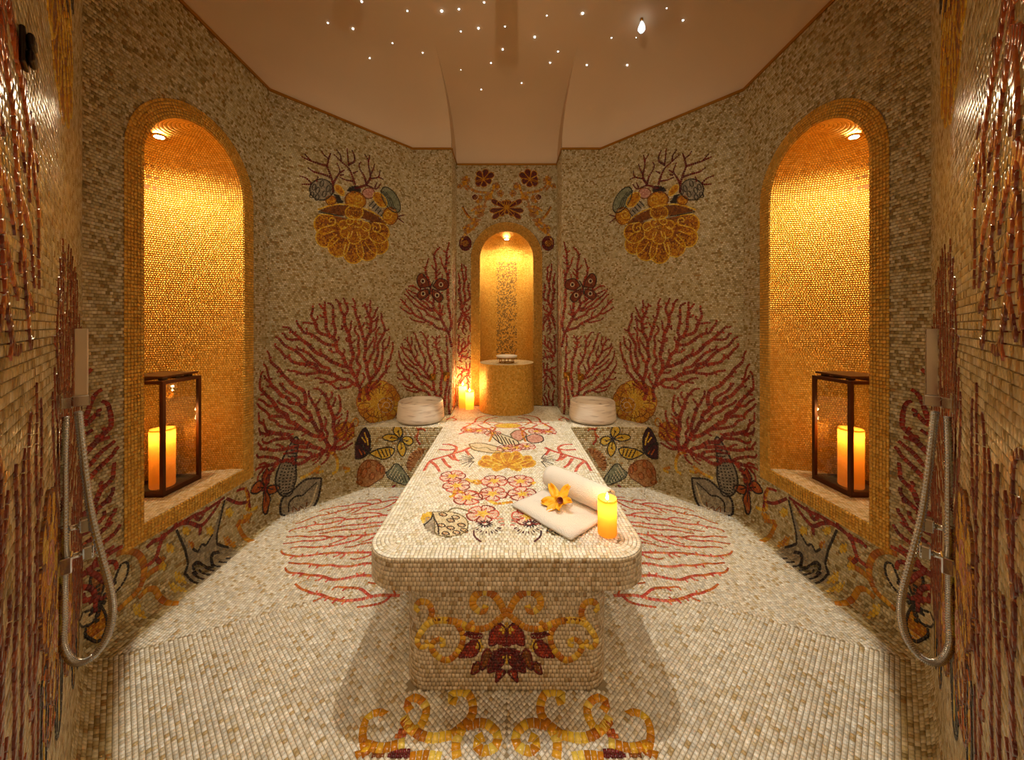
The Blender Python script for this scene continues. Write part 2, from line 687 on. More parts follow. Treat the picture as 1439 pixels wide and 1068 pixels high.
WALL, BENCH, FLOOR, TOP, TFRONT = Perimeter(), FlatY(BENCH_Y), FlatZ(0.0), FlatZ(ZT), FlatY(BAS_Y0)


class Motif:
    """one picture in the mosaic, drawn with strokes and fills in surface coordinates"""

    def __init__(self, name, surf):
        self.name, self.surf = name, surf
        self.q, self.col, self.lift, self.gold = [], [], [], []
        self.polys = []

    def p(self, pts):
        return np.array([self.surf.px(x, y) for x, y in pts])

    def stroke(self, pts, w, col, L=0.021, smooth=True, lift=0.0052, gap=0.0018, col2=None, dash=False):
        pts = np.asarray(pts, float)
        if smooth and len(pts) > 2:
            pts = smooth_path(pts, 5)
        d = np.hypot(*np.diff(pts, axis=0).T)
        s = np.concatenate([[0], np.cumsum(d)])
        tot = s[-1]
        if tot < 0.004:
            return
        n = max(1, int(round(tot / L)))
        t = np.linspace(0, tot, n + 1)
        x = np.interp(t, s, pts[:, 0])
        y = np.interp(t, s, pts[:, 1])
        q = np.stack([x, y], 1)
        tan = np.gradient(q, axis=0) if n > 0 and len(q) > 1 else np.zeros_like(q)
        tan /= np.linalg.norm(tan, axis=1, keepdims=True) + 1e-9
        nor = np.stack([-tan[:, 1], tan[:, 0]], 1)
        if isinstance(w, tuple):
            ww = np.interp(t, np.linspace(0, tot, len(w)), w)
        else:
            ww = np.full(n + 1, w)
        a, b = q[:-1] + tan[:-1] * gap / 2, q[1:] - tan[1:] * gap / 2
        wa, wb = ww[:-1, None] / 2, ww[1:, None] / 2
        quad = np.stack([a - nor[:-1] * wa, b - nor[1:] * wb, b + nor[1:] * wb, a + nor[:-1] * wa], 1)
        if dash:
            quad = quad[::2]
        m = len(quad)
        c = pick(col, m)
        if col2:
            f = np.linspace(0, 1, m)[:, None] ** 1.5
            c = np.where(rng.random((m, 1)) < f, pick(col2, m), c)
        self._put(quad, c, lift)

    def _put(self, quad, c, lift, gold=0.0):
        self.q.append(quad)
        self.col.append(c)
        self.lift.append(np.full(len(quad), lift))
        self.gold.append(np.full(len(quad), gold))

    def fill(self, poly, col, g=0.016, lift=0.0036, shade=None, cut=True):
        poly = np.asarray(poly, float)
        if len(poly) > 4:
            poly = smooth_path(np.vstack([poly, poly[:1]]), 3)[:-1]
        lo, hi = poly.min(0), poly.max(0)
        q = grid(lo[0], hi[0] + 1e-4, lo[1], hi[1] + 1e-4, min(g, hi[0] - lo[0]), min(g, hi[1] - lo[1]), 0.5, 0.0014, 0.0008)
        ctr = q.mean(1)
        k = inside(poly, ctr)
        q, ctr = q[k], ctr[k]
        if len(q) == 0:
            return
        if callable(shade):
            c = shade(ctr)
        else:
            c = pick(col, len(q))
        self._put(q, c, lift)
        if cut:
            self.polys.append(poly)

    def shape(self, poly, col, edge='black', w=0.012, g=0.016, shade=None):
        self.fill(poly, col, g, shade=shade)
        poly = np.asarray(poly)
        self.stroke(np.vstack([poly, poly[:1]]), w, edge)

    def oval(self, cx, cy, rx, ry, rot=0.0, n=18):
        t = np.arange(n) * 2 * PI / n
        x, y = rx * np.cos(t), ry * np.sin(t)
        c, s = math.cos(rot), math.sin(rot)
        return np.stack([cx + x * c - y * s, cy + x * s + y * c], 1)

    def spiral(self, cx, cy, r0, r1, turns, a0=0.0, sgn=1, n=36):
        t = np.linspace(0, 1, n)
        r = r0 + (r1 - r0) * t
        a = a0 + sgn * turns * 2 * PI * t
        return np.stack([cx + r * np.cos(a), cy + r * np.sin(a)], 1)

    def arrays(self):
        return np.concatenate(self.q), np.concatenate(self.col), np.concatenate(self.lift), np.concatenate(self.gold)


MOTIFS = []          # (motif, owner key, mirrored too)


def motif(name, surf, owner):
    m = Motif(name, surf)
    MOTIFS.append((m, owner))
    return m


# branching coral by space colonisation
def grow(env, roots, n=420, step=0.03, infl=0.30, kill=0.05, seed=1, iters=140, wob=0.25):
    r = np.random.default_rng(seed)
    env = np.asarray(env)
    lo, hi = env.min(0), env.max(0)
    pts = r.uniform(lo, hi, (n * 6, 2))
    pts = pts[inside(env, pts)][:n]
    nodes = [np.array(a, float) for a in roots]
    par = [-1] * len(nodes)
    for _ in range(iters):
        if len(pts) == 0:
            break
        N = np.array(nodes)
        dd = np.linalg.norm(pts[:, None, :] - N[None], axis=2)
        near = dd.argmin(1)
        md = dd[np.arange(len(pts)), near]
        if (md < infl).sum() == 0:
            infl *= 1.5
            if infl > 5:
                break
            continue
        act = md < infl
        new = []
        for k in np.unique(near[act]):
            sel = act & (near == k)
            v = pts[sel] - N[k]
            v = (v / (np.linalg.norm(v, axis=1, keepdims=True) + 1e-9)).sum(0)
            v = v / (np.linalg.norm(v) + 1e-9) + r.normal(0, wob, 2)
            v /= np.linalg.norm(v) + 1e-9
            q = N[k] + v * step
            if np.linalg.norm(N - q, axis=1).min() > step * 0.45:
                new.append((q, k))
        if not new:
            break
        for q, k in new:
            nodes.append(q)
            par.append(int(k))
        N = np.array(nodes)
        md = np.linalg.norm(pts[:, None, :] - N[None], axis=2).min(1)
        pts = pts[md > kill]
    return np.array(nodes), np.array(par)


def coral(m, env, roots, w=(0.011, 0.026), col='red', col2=None, L=0.022, **kw):
    N, par = grow(env, roots, **kw)
    n = len(N)
    cnt = np.ones(n)
    for i in range(n - 1, -1, -1):
        if par[i] >= 0:
            cnt[par[i]] += cnt[i]
    kids = [[] for _ in range(n)]
    for i in range(n):
        if par[i] >= 0:
            kids[par[i]].append(i)

    def width(c):
        return float(np.clip(w[0] * c ** 0.21, w[0], w[1]))

    stack = [(i, None) for i in range(n) if par[i] < 0]
    while stack:
        i, pre = stack.pop()
        path = [pre, i] if pre is not None else [i]
        while kids[i]:
            ks = sorted(kids[i], key=lambda k: -cnt[k])
            for k in ks[1:]:
                stack.append((k, i))
            i = ks[0]
            path.append(i)
        if len(path) < 2:
            continue
        ws = tuple(width(cnt[k]) for k in path)
        ws = (ws[1],) + ws[1:]
        q = N[path]
        if len(q) > 3:
            q2 = q.copy()
            q2[1:-1] = 0.25 * q[:-2] + 0.5 * q[1:-1] + 0.25 * q[2:]
            q = q2
        m.stroke(q, ws, col, L=L, col2=col2, lift=0.0052 + 0.0004 * rng.random())


# --------------- crops of the photograph used for measuring (origin and scale)
def crop(ox, oy, sc):
    return lambda pts: [(ox + x / sc, oy + y / sc) for x, y in pts]


# ================================================================== the mosaic pictures
KM = crop(410, 200, 5.935)      # medallion
KC = crop(340, 400, 3.3375)     # corals on the rear diagonal wall
KG = crop(340, 580, 5.139)      # shells and butterflies by the bench
KH = crop(160, 660, 4.45)       # foot of the niche wall
KF = crop(500, 740, 3.257)      # table front
KE = crop(600, 570, 6.257)      # far half of the table top
KT = crop(560, 600, 4.232)      # near half of the table top
KR = crop(600, 200, 4.8545)     # over the rear niche
KL = crop(440, 940, 2.665)      # floor before the table


def pxoval(cx, cy, rx, ry, rot=0.0, n=16):
    t = np.arange(n) * 2 * PI / n
    x, y = rx * np.cos(t), ry * np.sin(t)
    c, s = math.cos(rot), math.sin(rot)
    return list(zip(cx + x * c - y * s, cy + x * s + y * c))


def pxspiral(cx, cy, r0, r1, turns, a0=0.0, sgn=1, n=28):
    t = np.linspace(0, 1, n)
    r = r0 + (r1 - r0) * t
    a = a0 + sgn * turns * 2 * PI * t
    return list(zip(cx + r * np.cos(a), cy + r * np.sin(a)))


def petal(bx, by, tx, ty, wid, n=7):
    b, t = np.array([bx, by], float), np.array([tx, ty], float)
    d = t - b
    L = np.hypot(*d)
    d /= L
    nr = np.array([-d[1], d[0]])
    prof = [(0.0, 0.12), (0.25, 0.45), (0.5, 0.75), (0.75, 1.0), (0.9, 0.85), (1.0, 0.35)]
    left = [b + d * L * a + nr * wid * w / 2 for a, w in prof]
    right = [b + d * L * a - nr * wid * w / 2 for a, w in prof[::-1]]
    return [tuple(q) for q in left + right]


# ---- medallion of shells with a spray of dark coral, high on each diagonal wall
m = motif('shell_medallion', WALL, 'diag')
for tips, base, wd in (([(190, 690), (215, 830), (345, 940), (515, 1005), (660, 975), (780, 905), (800, 790)], (515, 660), 165),):
    for tx, ty in tips:
        pl = m.p(KM(petal(base[0], base[1], tx, ty, wd)))
        ctr0 = m.p(KM([base]))[0]

        def shade(c, ctr0=ctr0):
            d = np.linalg.norm(c - ctr0, axis=1)
            f = (d / 0.36).clip(0, 1)
            return np.where(rng.random((len(c), 1)) < f[:, None] ** 2 * .8, pick('ochre', len(c)), pick('brown', len(c)) * 1.25)
        m.fill(pl, 'ochre', 0.013, shade=shade)
        m.stroke(pl[2:10], 0.012, 'yellow')
for tx, ty, wd in ((430, 790, 95), (520, 845, 110), (620, 800, 95), (395, 700, 70), (650, 720, 70)):
    pl = m.p(KM(petal(520, 650, tx, ty, wd)))
    m.fill(pl, 'ochre', 0.013)
    m.stroke(pl[2:10], 0.012, 'yellow')
band = [(220, 572), (330, 530), (440, 523), (520, 538), (600, 560), (720, 618), (800, 700), (790, 735), (700, 680), (600, 640),
        (520, 622), (430, 610), (300, 592)]
m.fill(m.p(KM(band)), 'brown')
m.stroke(m.p(KM([(215, 562), (330, 525), (440, 518), (600, 553), (720, 610), (805, 690)])), 0.014, 'yellow')
m.stroke(m.p(KM([(220, 580), (300, 597), (430, 615)])), 0.009, 'black')
m.shape(m.p(KM(pxoval(520, 585, 74, 58))), 'ochre', 'yellow', 0.012)
for k in range(-2, 3):
    m.stroke(m.p(KM([(520 + k * 12, 620), (520 + k * 24, 575)])), 0.008, 'brown')
m.shape(m.p(KM(pxoval(530, 485, 88, 72, 0.3))), 'ochre', 'brown', 0.010)
m.stroke(m.p(KM(pxspiral(555, 470, 8, 42, 1.4))), 0.011, 'yellow')
m.shape(m.p(KM(pxoval(820, 615, 62, 72))), 'ochre', 'brown', 0.010)
m.stroke(m.p(KM(pxspiral(802, 600, 6, 44, 1.5))), 0.012, 'yellow')
m.shape(m.p(KM(pxoval(325, 485, 44, 38))), 'ochre', 'brown', 0.009)
m.shape(m.p(KM(pxoval(398, 400, 26, 56, -0.7))), 'ochre', 'yellow', 0.010)
m.shape(m.p(KM(pxoval(640, 425, 52, 44))), 'pink', 'brown', 0.010)
m.shape(m.p(KM(pxoval(735, 480, 42, 74, -0.7))), 'ochre', 'yellow', 0.011)
m.shape(m.p(KM(pxoval(245, 395, 96, 88))), 'grey', 'black', 0.010)
for cx, cy in ((185, 375), (250, 345), (215, 402), (302, 388), (270, 432), (166, 440), (210, 460), (335, 412)):
    m.stroke(m.p(KM(pxoval(cx, cy, 15, 27, 0.3, 10) + [pxoval(cx, cy, 15, 27, 0.3, 10)[0]])), 0.008, 'black', L=0.016)
pl = m.p(KM(pxoval(825, 480, 58, 120, -0.55)))
m.shape(pl, 'sage', 'black', 0.011)
for k in range(3):
    m.stroke(m.p(KM([(735 + 22 * k, 400 + 6 * k), (790 + 16 * k, 460 + 4 * k), (820 + 16 * k, 540), (850 + 14 * k, 560)])), 0.008, 'black')
m.fill(m.p(KM([(640, 520), (690, 480), (770, 590), (730, 630)])), 'grey')
for k in range(5):
    m.stroke(m.p(KM([(645 + 24 * k, 530 + 22 * k), (685 + 20 * k, 490 + 24 * k)])), 0.009, 'black')
for cx, cy, sg in ((478, 655, -1), (562, 668, 1), (330, 655, 1), (700, 718, -1)):
    m.stroke(m.p(KM(pxspiral(cx, cy, 6, 46, 1.3, 0.6, sg))), 0.013, 'yellow')
m.shape(m.p(KM(pxoval(518, 705, 24, 22))), 'yellow', 'brown', 0.008)
m.fill(m.p(KM([(460, 400), (480, 370), (550, 365), (575, 385), (560, 420), (480, 415)])), 'black')
m.fill(m.p(KM([(350, 430), (390, 440), (430, 500), (380, 515)])), 'black')
for br in ([(345, 350), (320, 270), (295, 200), (305, 140), (270, 110), (248, 72)], [(295, 200), (230, 180), (155, 155), (80, 120)],
           [(155, 155), (105, 95)], [(305, 140), (325, 90)], [(320, 290), (250, 265), (180, 245), (130, 210)],
           [(525, 355), (510, 300), (475, 220), (410, 160), (350, 100)], [(410, 160), (405, 110), (370, 60)],
           [(475, 200), (465, 110), (460, 50)], [(475, 185), (520, 160), (520, 110), (500, 65)], [(510, 260), (550, 240)],
           [(345, 420), (345, 350), (375, 290), (400, 240), (375, 170)], [(400, 255), (440, 230)], [(400, 275), (435, 270)],
           [(510, 325), (450, 315), (395, 290)], [(620, 355), (605, 290), (570, 230), (560, 190), (575, 165)],
           [(620, 355), (655, 290), (640, 200), (635, 150), (605, 100)], [(638, 165), (650, 105)], [(655, 275), (680, 220), (690, 180)],
           [(640, 305), (720, 290), (735, 235)], [(720, 290), (765, 310)], [(165, 345), (120, 300), (60, 280)], [(165, 352), (80, 350)],
           [(520, 380), (550, 380), (620, 360), (700, 390), (740, 350)], [(690, 380), (710, 335)], [(880, 620), (940, 605)],
           [(880, 630), (935, 672)], [(205, 330), (220, 285)]):
    n = len(br)
    m.stroke(m.p(KM(br)), (0.024, 0.011) if n > 3 else (0.018, 0.010), 'dred', L=0.018)

# ---- the great fan corals
m = motif('fan_coral', WALL, 'diag')
envA = m.p([(505, 548), (455, 545), (405, 525), (380, 480), (398, 452), (428, 446), (438, 424), (478, 417), (512, 424), (522, 418),
            (545, 452), (555, 490), (548, 522), (530, 548)])
coral(m, envA, m.p([(520, 562), (505, 565)]), n=1700, step=0.027, kill=0.034, infl=0.13, seed=3, wob=0.42, w=(0.016, 0.034))
m = motif('fan_coral', WALL, 'diag')
envB = m.p([(500, 608), (490, 575), (470, 548), (430, 545), (395, 520), (384, 498), (374, 490), (366, 520), (359, 560), (359, 690),
            (372, 700), (395, 655), (430, 648), (455, 655)])
coral(m, envB, m.p([(468, 632)]), n=1700, step=0.027, kill=0.034, infl=0.13, seed=5, wob=0.42, w=(0.016, 0.034))
m.stroke(m.p(KC([(520, 740), (470, 770), (425, 765), (390, 735)])), (0.02, 0.027), 'red')
m.stroke(m.p(KC([(400, 760), (360, 820), (330, 845)])), (0.022, 0.012), 'red')
m = motif('sea_fan', WALL, 'front')
envC = m.p([(635, 335), (615, 345), (600, 362), (585, 395), (566, 405), (558, 430), (575, 450), (600, 458), (634, 470)])
coral(m, envC, m.p([(634, 488), (626, 500)]), n=1200, step=0.025, kill=0.032, infl=0.12, seed=8, w=(0.014, 0.029))
m = motif('sea_fan', WALL, 'front')
envD = m.p([(632, 470), (605, 468), (580, 462), (562, 478), (556, 500), (556, 530), (570, 550), (600, 556), (630, 580), (634, 590)])
coral(m, envD, m.p([(630, 590), (618, 585)]), n=1200, step=0.025, kill=0.032, infl=0.12, seed=9, w=(0.014, 0.029))
m = motif('eyed_butterfly', WALL, 'front')
for wing in ([(604, 403), (600, 392), (592, 384), (586, 392), (590, 404)], [(602, 406), (592, 408), (586, 415), (592, 421), (602, 414)],
             [(608, 402), (616, 392), (627, 394), (630, 404), (618, 408)], [(608, 406), (616, 410), (623, 418), (617, 425), (608, 416)]):
    m.fill(m.p(wing), 'rust', 0.013, lift=0.0064)
    pl = m.p(wing)
    m.stroke(np.vstack([pl, pl[:1]]), 0.010, 'black', lift=0.0072)
    c = np.mean(wing, 0)
    m.stroke(m.p(pxoval(c[0], c[1], 2.6, 2.8, 0, 8) + [(c[0] + 2.6, c[1])]), 0.011, 'cream', L=.014, lift=0.0078)
    m.fill(m.p(pxoval(c[0], c[1], 1.6, 1.8, 0, 8)), 'black', 0.012, lift=0.008)
m.stroke(m.p([(604, 414), (605, 404), (610, 394)]), (0.012, 0.016, 0.006), 'black', lift=0.0076)
# ---- strips of coral beside the rear niche, and the narrow return walls
m = motif('climbing_coral', WALL, 'recess')
envE = m.p([(643, 575), (662, 575), (662, 405), (656, 372), (646, 365), (643, 400)])
coral(m, envE, m.p([(645, 580), (652, 582), (660, 580), (646, 500), (659, 520), (652, 440)]), n=1100, step=0.024, kill=0.028, infl=0.08, seed=12, wob=0.45, w=(0.016, 0.030))
m = motif('climbing_coral', WALL, 'return')
s1, s2 = SEG_S[1], SEG_S[2]
coral(m, [(s1 + .01, .66), (s2 - .01, .66), (s2 - .01, 2.3), (s1 + .1, 2.5), (s1 + .01, 2.0)], [(s1 + .2, .64)], n=900, step=0.026,
      kill=0.036, infl=0.13, seed=14, w=(0.011, 0.024))
# ---- dahlia and rose on the rear diagonal wall
m = motif('gold_dahlia', WALL, 'diag')
for rr, cnt, wd, cl in ((102, 11, 74, 'ochre'), (72, 9, 56, 'yellow')):
    for k in range(cnt):
        a = 2 * PI * k / cnt + rr
        pl = m.p(KC(petal(640, 552, 640 + rr * math.cos(a), 552 + rr * math.sin(a), wd)))
        m.fill(pl, 'yellow' if k % 3 == 0 else cl, 0.013)
        m.stroke(pl[2:10], 0.009, 'brown' if k % 3 else 'orange')
for k in range(5):
    a = 2 * PI * k / 5 + .4
    pl = m.p(KC(petal(672, 565, 672 + 34 * math.cos(a), 565 + 34 * math.sin(a), 36)))
    m.fill(pl, 'ochre', 0.012, lift=0.0054)
    m.stroke(pl[2:10], 0.009, 'brown', lift=0.0066)
    m.stroke(pl[4:8], 0.007, 'cream', lift=0.0072)
m.stroke(m.p(KC([(655, 575), (668, 552), (690, 556), (686, 578), (670, 574)])), 0.008, 'cream', lift=0.0074)
m = motif('gold_rose', WALL, 'diag')
for k in range(6):
    a = 2 * PI * k / 6
    pl = m.p(KC(petal(486, 688, 486 + 50 * math.cos(a), 688 + 42 * math.sin(a), 52)))
    m.shape(pl, 'ochre', 'brown', 0.009)
m.stroke(m.p(KC([(470, 700), (500, 670), (530, 625), (545, 650), (510, 690)])), 0.014, 'ochre')

# ---- butterflies and shells on the upright face of the bench
m = motif('dark_butterfly', BENCH, 'bench')
wing = [(905, 292), (925, 255), (925, 170), (890, 108), (850, 160), (832, 215), (880, 238)]
m.shape(m.p(KG(wing)), 'purple', 'black', 0.013, 0.012)
for a in ([(885, 140), (905, 200)], [(865, 175), (895, 215)], [(905, 180), (912, 235)]):
    m.stroke(m.p(KG(a)), 0.013, 'yellow')
wing = [(900, 300), (870, 240), (820, 215), (768, 240), (760, 290), (800, 325), (860, 330)]
m.shape(m.p(KG(wing)), 'purple', 'black', 0.014, 0.012)
for a in ([(780, 265), (815, 275)], [(845, 262), (868, 305)], [(880, 275), (893, 298)]):
    m.stroke(m.p(KG(a)), 0.012, 'orange')
wing = [(920, 292), (990, 260), (1070, 250), (1102, 266), (1080, 310), (1020, 335), (960, 315)]
m.shape(m.p(KG(wing)), 'yellow', 'black', 0.012, 0.012)
for k in range(4):
    m.stroke(m.p(KG([(980 + 28 * k, 268 - 3 * k), (1010 + 22 * k, 325 - 6 * k)])), 0.012, 'black')
m.stroke(m.p(KG([(880, 320), (905, 300), (940, 250)])), (0.014, 0.02, 0.006), 'black')
m.stroke(m.p(KG([(915, 292), (975, 265)])), 0.006, 'black')
m = motif('yellow_butterfly', BENCH, 'bench')
for wing in ([(1142, 185), (1095, 140), (1105, 100), (1140, 98), (1162, 140)], [(1138, 190), (1080, 205), (1015, 182), (1050, 155), (1110, 160)],
             [(1155, 190), (1180, 168), (1225, 180), (1236, 215), (1205, 236), (1170, 215)],
             [(1145, 200), (1122, 245), (1135, 290), (1162, 316), (1185, 270), (1172, 220)]):
    m.shape(m.p(KG(wing)), 'yellow', 'black', 0.011, 0.012)
    c = np.mean(wing, 0)
    m.stroke(m.p(KG([(1147, 190), tuple(c)])), 0.008, 'black')
    m.stroke(m.p(KG([tuple(c + (-8, 8)), tuple(c + (8, -8))])), 0.010, 'black')
m.stroke(m.p(KG([(1130, 215), (1147, 190), (1170, 150)])), (0.008, 0.014, 0.005), 'black')
m = motif('spotted_shell', BENCH, 'bench')
m.shape(m.p(KG([(828, 590), (850, 540), (835, 480), (850, 395), (900, 342), (970, 348), (1030, 400), (1022, 460), (965, 500), (890, 550)])),
        'tan', 'brown', 0.010)
for cx, cy, rx, ry, ro in ((850, 425, 13, 36, .2), (885, 435, 18, 38, .3), (915, 375, 16, 30, .2), (985, 395, 15, 32, .1), (942, 455, 19, 28, .3),
                           (1012, 412, 12, 30, .1), (850, 500, 24, 16, .1)):
    ov = pxoval(cx, cy, rx, ry, ro, 12)
    m.shape(m.p(KG(ov)), 'orange', 'brown', 0.009, 0.012)
m = motif('scaled_shell', BENCH, 'bench')
m.shape(m.p(KG([(1040, 430), (1075, 405), (1110, 365), (1150, 390), (1215, 490), (1180, 520), (1100, 492), (1055, 465)])), 'sage', 'black', 0.008)
for k in range(6):
    m.stroke(m.p(KG([(1052 + 24 * k, 440 + 2 * k), (1090 + 20 * k, 480 + 5 * k)])), 0.006, 'black')
    m.stroke(m.p(KG([(1105 + 12 * k, 375 + 22 * k), (1060 + 18 * k, 455 + 10 * k)])), 0.006, 'cream')
m = motif('ribbed_shell', BENCH, 'bench')
pl = [(1330, 262), (1280, 258), (1230, 285), (1200, 335), (1190, 385), (1215, 420), (1250, 380)]
m.fill(m.p(KG(pl)), 'tan')
for k in range(8):
    a = PI * (0.98 + 0.07 * k)
    cx, cy = 1320, 385
    m.stroke(m.p(KG([(cx + 95 * math.cos(a), cy + 92 * math.sin(a)), (cx + 130 * math.cos(a), cy + 128 * math.sin(a))])), (0.006, 0.016), 'brown')
m = motif('red_coral_sprig', BENCH, 'bench')
for b in ([(1290, 230), (1265, 190), (1275, 130), (1260, 105)], [(1275, 150), (1245, 180)], [(1270, 120), (1310, 115), (1325, 135)],
          [(600, 515), (625, 580), (640, 660)], [(645, 500), (690, 600), (705, 640), (712, 560), (690, 470)], [(740, 460), (780, 520), (762, 590), (800, 640)],
          [(570, 575), (615, 600), (635, 655)], [(1110, 520), (1060, 565), (1010, 640)]):
    m.stroke(m.p(KG(b)), (0.022, 0.014), 'red', col2='orange')
# ---- at the foot of the rear diagonal wall
m = motif('cone_shell', WALL, 'diag')
out = [(392, 170), (410, 210), (388, 330), (392, 460), (378, 520), (352, 590), (300, 602), (262, 570), (242, 510), (256, 420), (320, 280), (372, 190)]
m.shape(m.p(KG(out)), 'grey', 'black', 0.013)
for k in range(5):
    f = (k - 2) / 2.6
    m.stroke(m.p(KG([(393 + 4 * f, 200), (362 + 42 * f, 330), (328 + 66 * f, 450), (318 + 62 * f, 520), (316 + 34 * f, 588)])), 0.013, 'black', L=0.013, dash=True)
m = motif('conch_shell', WALL, 'diag')
out = [(574, 470), (560, 560), (505, 635), (440, 690), (285, 712), (270, 675), (302, 605), (365, 560), (420, 510), (470, 478)]
m.shape(m.p(KG(out)), 'grey', 'black', 0.017)
m.stroke(m.p(KG([(540, 500), (490, 545), (440, 590), (390, 600), (340, 635), (320, 690)])), 0.010, 'black')
m.stroke(m.p(KG([(345, 690), (365, 650), (385, 685), (405, 645), (430, 670), (460, 620)])), 0.009, 'brown')
m.stroke(m.p(KG([(545, 520), (520, 580), (470, 640), (400, 675)])), 0.012, 'cream')
m = motif('orange_butterfly', WALL, 'diag')
for wing in ([(165, 535), (140, 470), (175, 405), (195, 430), (185, 500)], [(160, 530), (110, 580), (60, 575), (85, 520), (125, 490)],
             [(175, 540), (240, 520), (275, 540), (240, 575), (190, 590)], [(165, 550), (205, 620), (180, 690), (150, 720), (148, 640)]):
    m.shape(m.p(KG(wing)), 'orange', 'black', 0.012, 0.013)
    c = np.mean(wing, 0)
    m.stroke(m.p(KG([(165, 540), tuple(c)])), 0.010, 'black')
m.stroke(m.p(KG([(150, 590), (165, 540), (195, 505)])), 0.012, 'black')
m = motif('gold_scroll', WALL, 'diag')
for b in ([(615, 285), (668, 300), (690, 360), (682, 420), (650, 440)], [(545, 395), (510, 430), (450, 460), (420, 475)], [(560, 380), (540, 430), (590, 420)],
          [(20, 540), (40, 620), (30, 690), (70, 700), (110, 680)], [(730, 395), (780, 410), (740, 430)]):
    b = [(min(x, 812), y) for x, y in b]
    m.stroke(m.p(KG(b)), 0.026, 'ochre', col2='yellow')

# ---- along the foot of the niche wall
m = motif('gold_scroll', WALL, 'niche')
for b in ([(20, 880), (60, 840), (140, 765), (180, 680), (182, 590), (145, 525), (70, 510), (10, 530)],
          [(150, 805), (205, 750), (258, 752), (272, 815), (300, 858), (350, 842), (412, 772)],
          [(640, 560), (700, 560), (760, 480), (785, 380), (770, 330), (820, 320), (860, 270)], [(170, 700), (230, 640), (300, 600)]):
    m.stroke(m.p(KH(b)), (0.026, 0.034, 0.028), 'ochre', L=0.024)
for cx, cy, r in ((350, 490, 26), (300, 600, 26), (450, 380, 24), (600, 380, 24), (720, 265, 24), (362, 722, 26), (140, 872, 26), (480, 472, 22),
                  (705, 440, 22), (400, 665, 24), (830, 300, 22), (300, 560, 20)):
    pl = [(cx + r * (1 + 0.25 * math.cos(5 * t)) * math.cos(t), cy + r * 1.2 * (1 + 0.25 * math.cos(5 * t)) * math.sin(t))
          for t in np.linspace(0, 2 * PI, 14)[:-1]]
    m.fill(m.p(KH(pl)), 'yellow' if r > 23 else 'ochre', 0.014)
m = motif('coral_garland', WALL, 'niche')
for b in ([(190, 612), (258, 552), (300, 430), (378, 362), (430, 330), (500, 288), (560, 262), (620, 222), (690, 172)],
          [(430, 335), (480, 335), (540, 352), (600, 290), (662, 200)], [(500, 290), (535, 310), (580, 232)], [(700, 180), (780, 210), (840, 190), (822, 122), (765, 132)],
          [(300, 430), (240, 450), (200, 490)], [(540, 352), (535, 410)], [(300, 400), (310, 440)], [(258, 552), (290, 585)], [(380, 360), (385, 330)], [(840, 190), (850, 260)]):
    m.stroke(m.p(KH(b)), (0.022, 0.026, 0.018), 'red')
m = motif('horned_shell', WALL, 'niche')
out = [(388, 378), (442, 500), (462, 590), (430, 650), (435, 760), (490, 745), (545, 705), (610, 660), (650, 590), (690, 540), (690, 470), (640, 462),
       (642, 400), (690, 190), (620, 395), (572, 475), (548, 465), (520, 515), (492, 492)]
m.fill(m.p(KH(out)), 'grey')
for b in (out[:4], [(690, 190), (642, 400), (640, 462), (690, 470)], [(488, 492), (520, 515), (548, 462), (572, 476), (615, 402)]):
    m.stroke(m.p(KH(b)), 0.014, 'black', smooth=False)
m.stroke(m.p(KH([(480, 640), (490, 590), (525, 572), (555, 600), (600, 520), (640, 500)])), 0.016, 'black')
m.stroke(m.p(KH(pxoval(525, 605, 34, 18))), 0.011, 'olive')
for k in range(7):
    m.stroke(m.p(KH([(440 + 32 * k, 640 - 16 * k), (438 + 34 * k, 752 - 26 * k)])), 0.013, 'black')
m = motif('dark_butterfly', WALL, 'niche')
KB = crop(60, 700, 4.45)
for wing, cl in (([(335, 640), (300, 560), (295, 500), (350, 450), (385, 470), (370, 580)], 'tan'),
                 ([(345, 640), (420, 580), (460, 470), (495, 405), (530, 415), (515, 500), (440, 600)], 'cream'),
                 ([(335, 650), (290, 700), (225, 770), (230, 800), (290, 790), (355, 700)], 'cream'),
                 ([(345, 655), (385, 720), (395, 800), (340, 880), (275, 870), (262, 820), (320, 760)], 'ochre')):
    wing = [(min(x, 540), max(y, 400)) for x, y in wing]
    try:
        m.shape(m.p(KB(wing)), cl, 'black', 0.011, 0.013)
        c = np.mean(wing, 0)
        for f in (0.35, 0.6, 0.85):
            q = np.array(wing[0]) * (1 - f) + c * f
            m.stroke(m.p(KB([tuple(q + (-14, 12)), tuple(q + (18, -10))])), 0.014, 'black')
    except ValueError:
        pass
m.stroke(m.p(KB([(315, 660), (340, 645), (390, 655)])), 0.016, 'black')

# ---- tall corals and blooms of the diagonal walls beside the doorway
SM = S4 + S5
m = motif('fan_coral', WALL, 'fdiag')
env = [(S5 + 1.36, .62), (S5 + 1.30, 1.0), (S5 + 1.28, 1.4), (S5 + 1.35, 1.52), (S5 + 1.55, 1.4), (S5 + 1.86, 1.5), (S5 + 1.86, .4), (S5 + 1.3, .4)]
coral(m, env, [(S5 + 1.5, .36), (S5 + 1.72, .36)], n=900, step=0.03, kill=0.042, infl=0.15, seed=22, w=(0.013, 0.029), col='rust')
m = motif('orange_coral', WALL, 'fdiag')
env = [(S5 + 1.36, 2.02), (S5 + 1.30, 1.85), (S5 + 1.34, 1.62), (S5 + 1.45, 1.52), (S5 + 1.86, 1.55), (S5 + 1.86, 2.1), (S5 + 1.6, 2.12)]
coral(m, env, [(S5 + 1.7, 2.16)], n=500, step=0.03, kill=0.045, infl=0.16, seed=23, w=(0.016, 0.034), col='orange', col2='rust')
m = motif('yellow_bloom', WALL, 'fdiag')
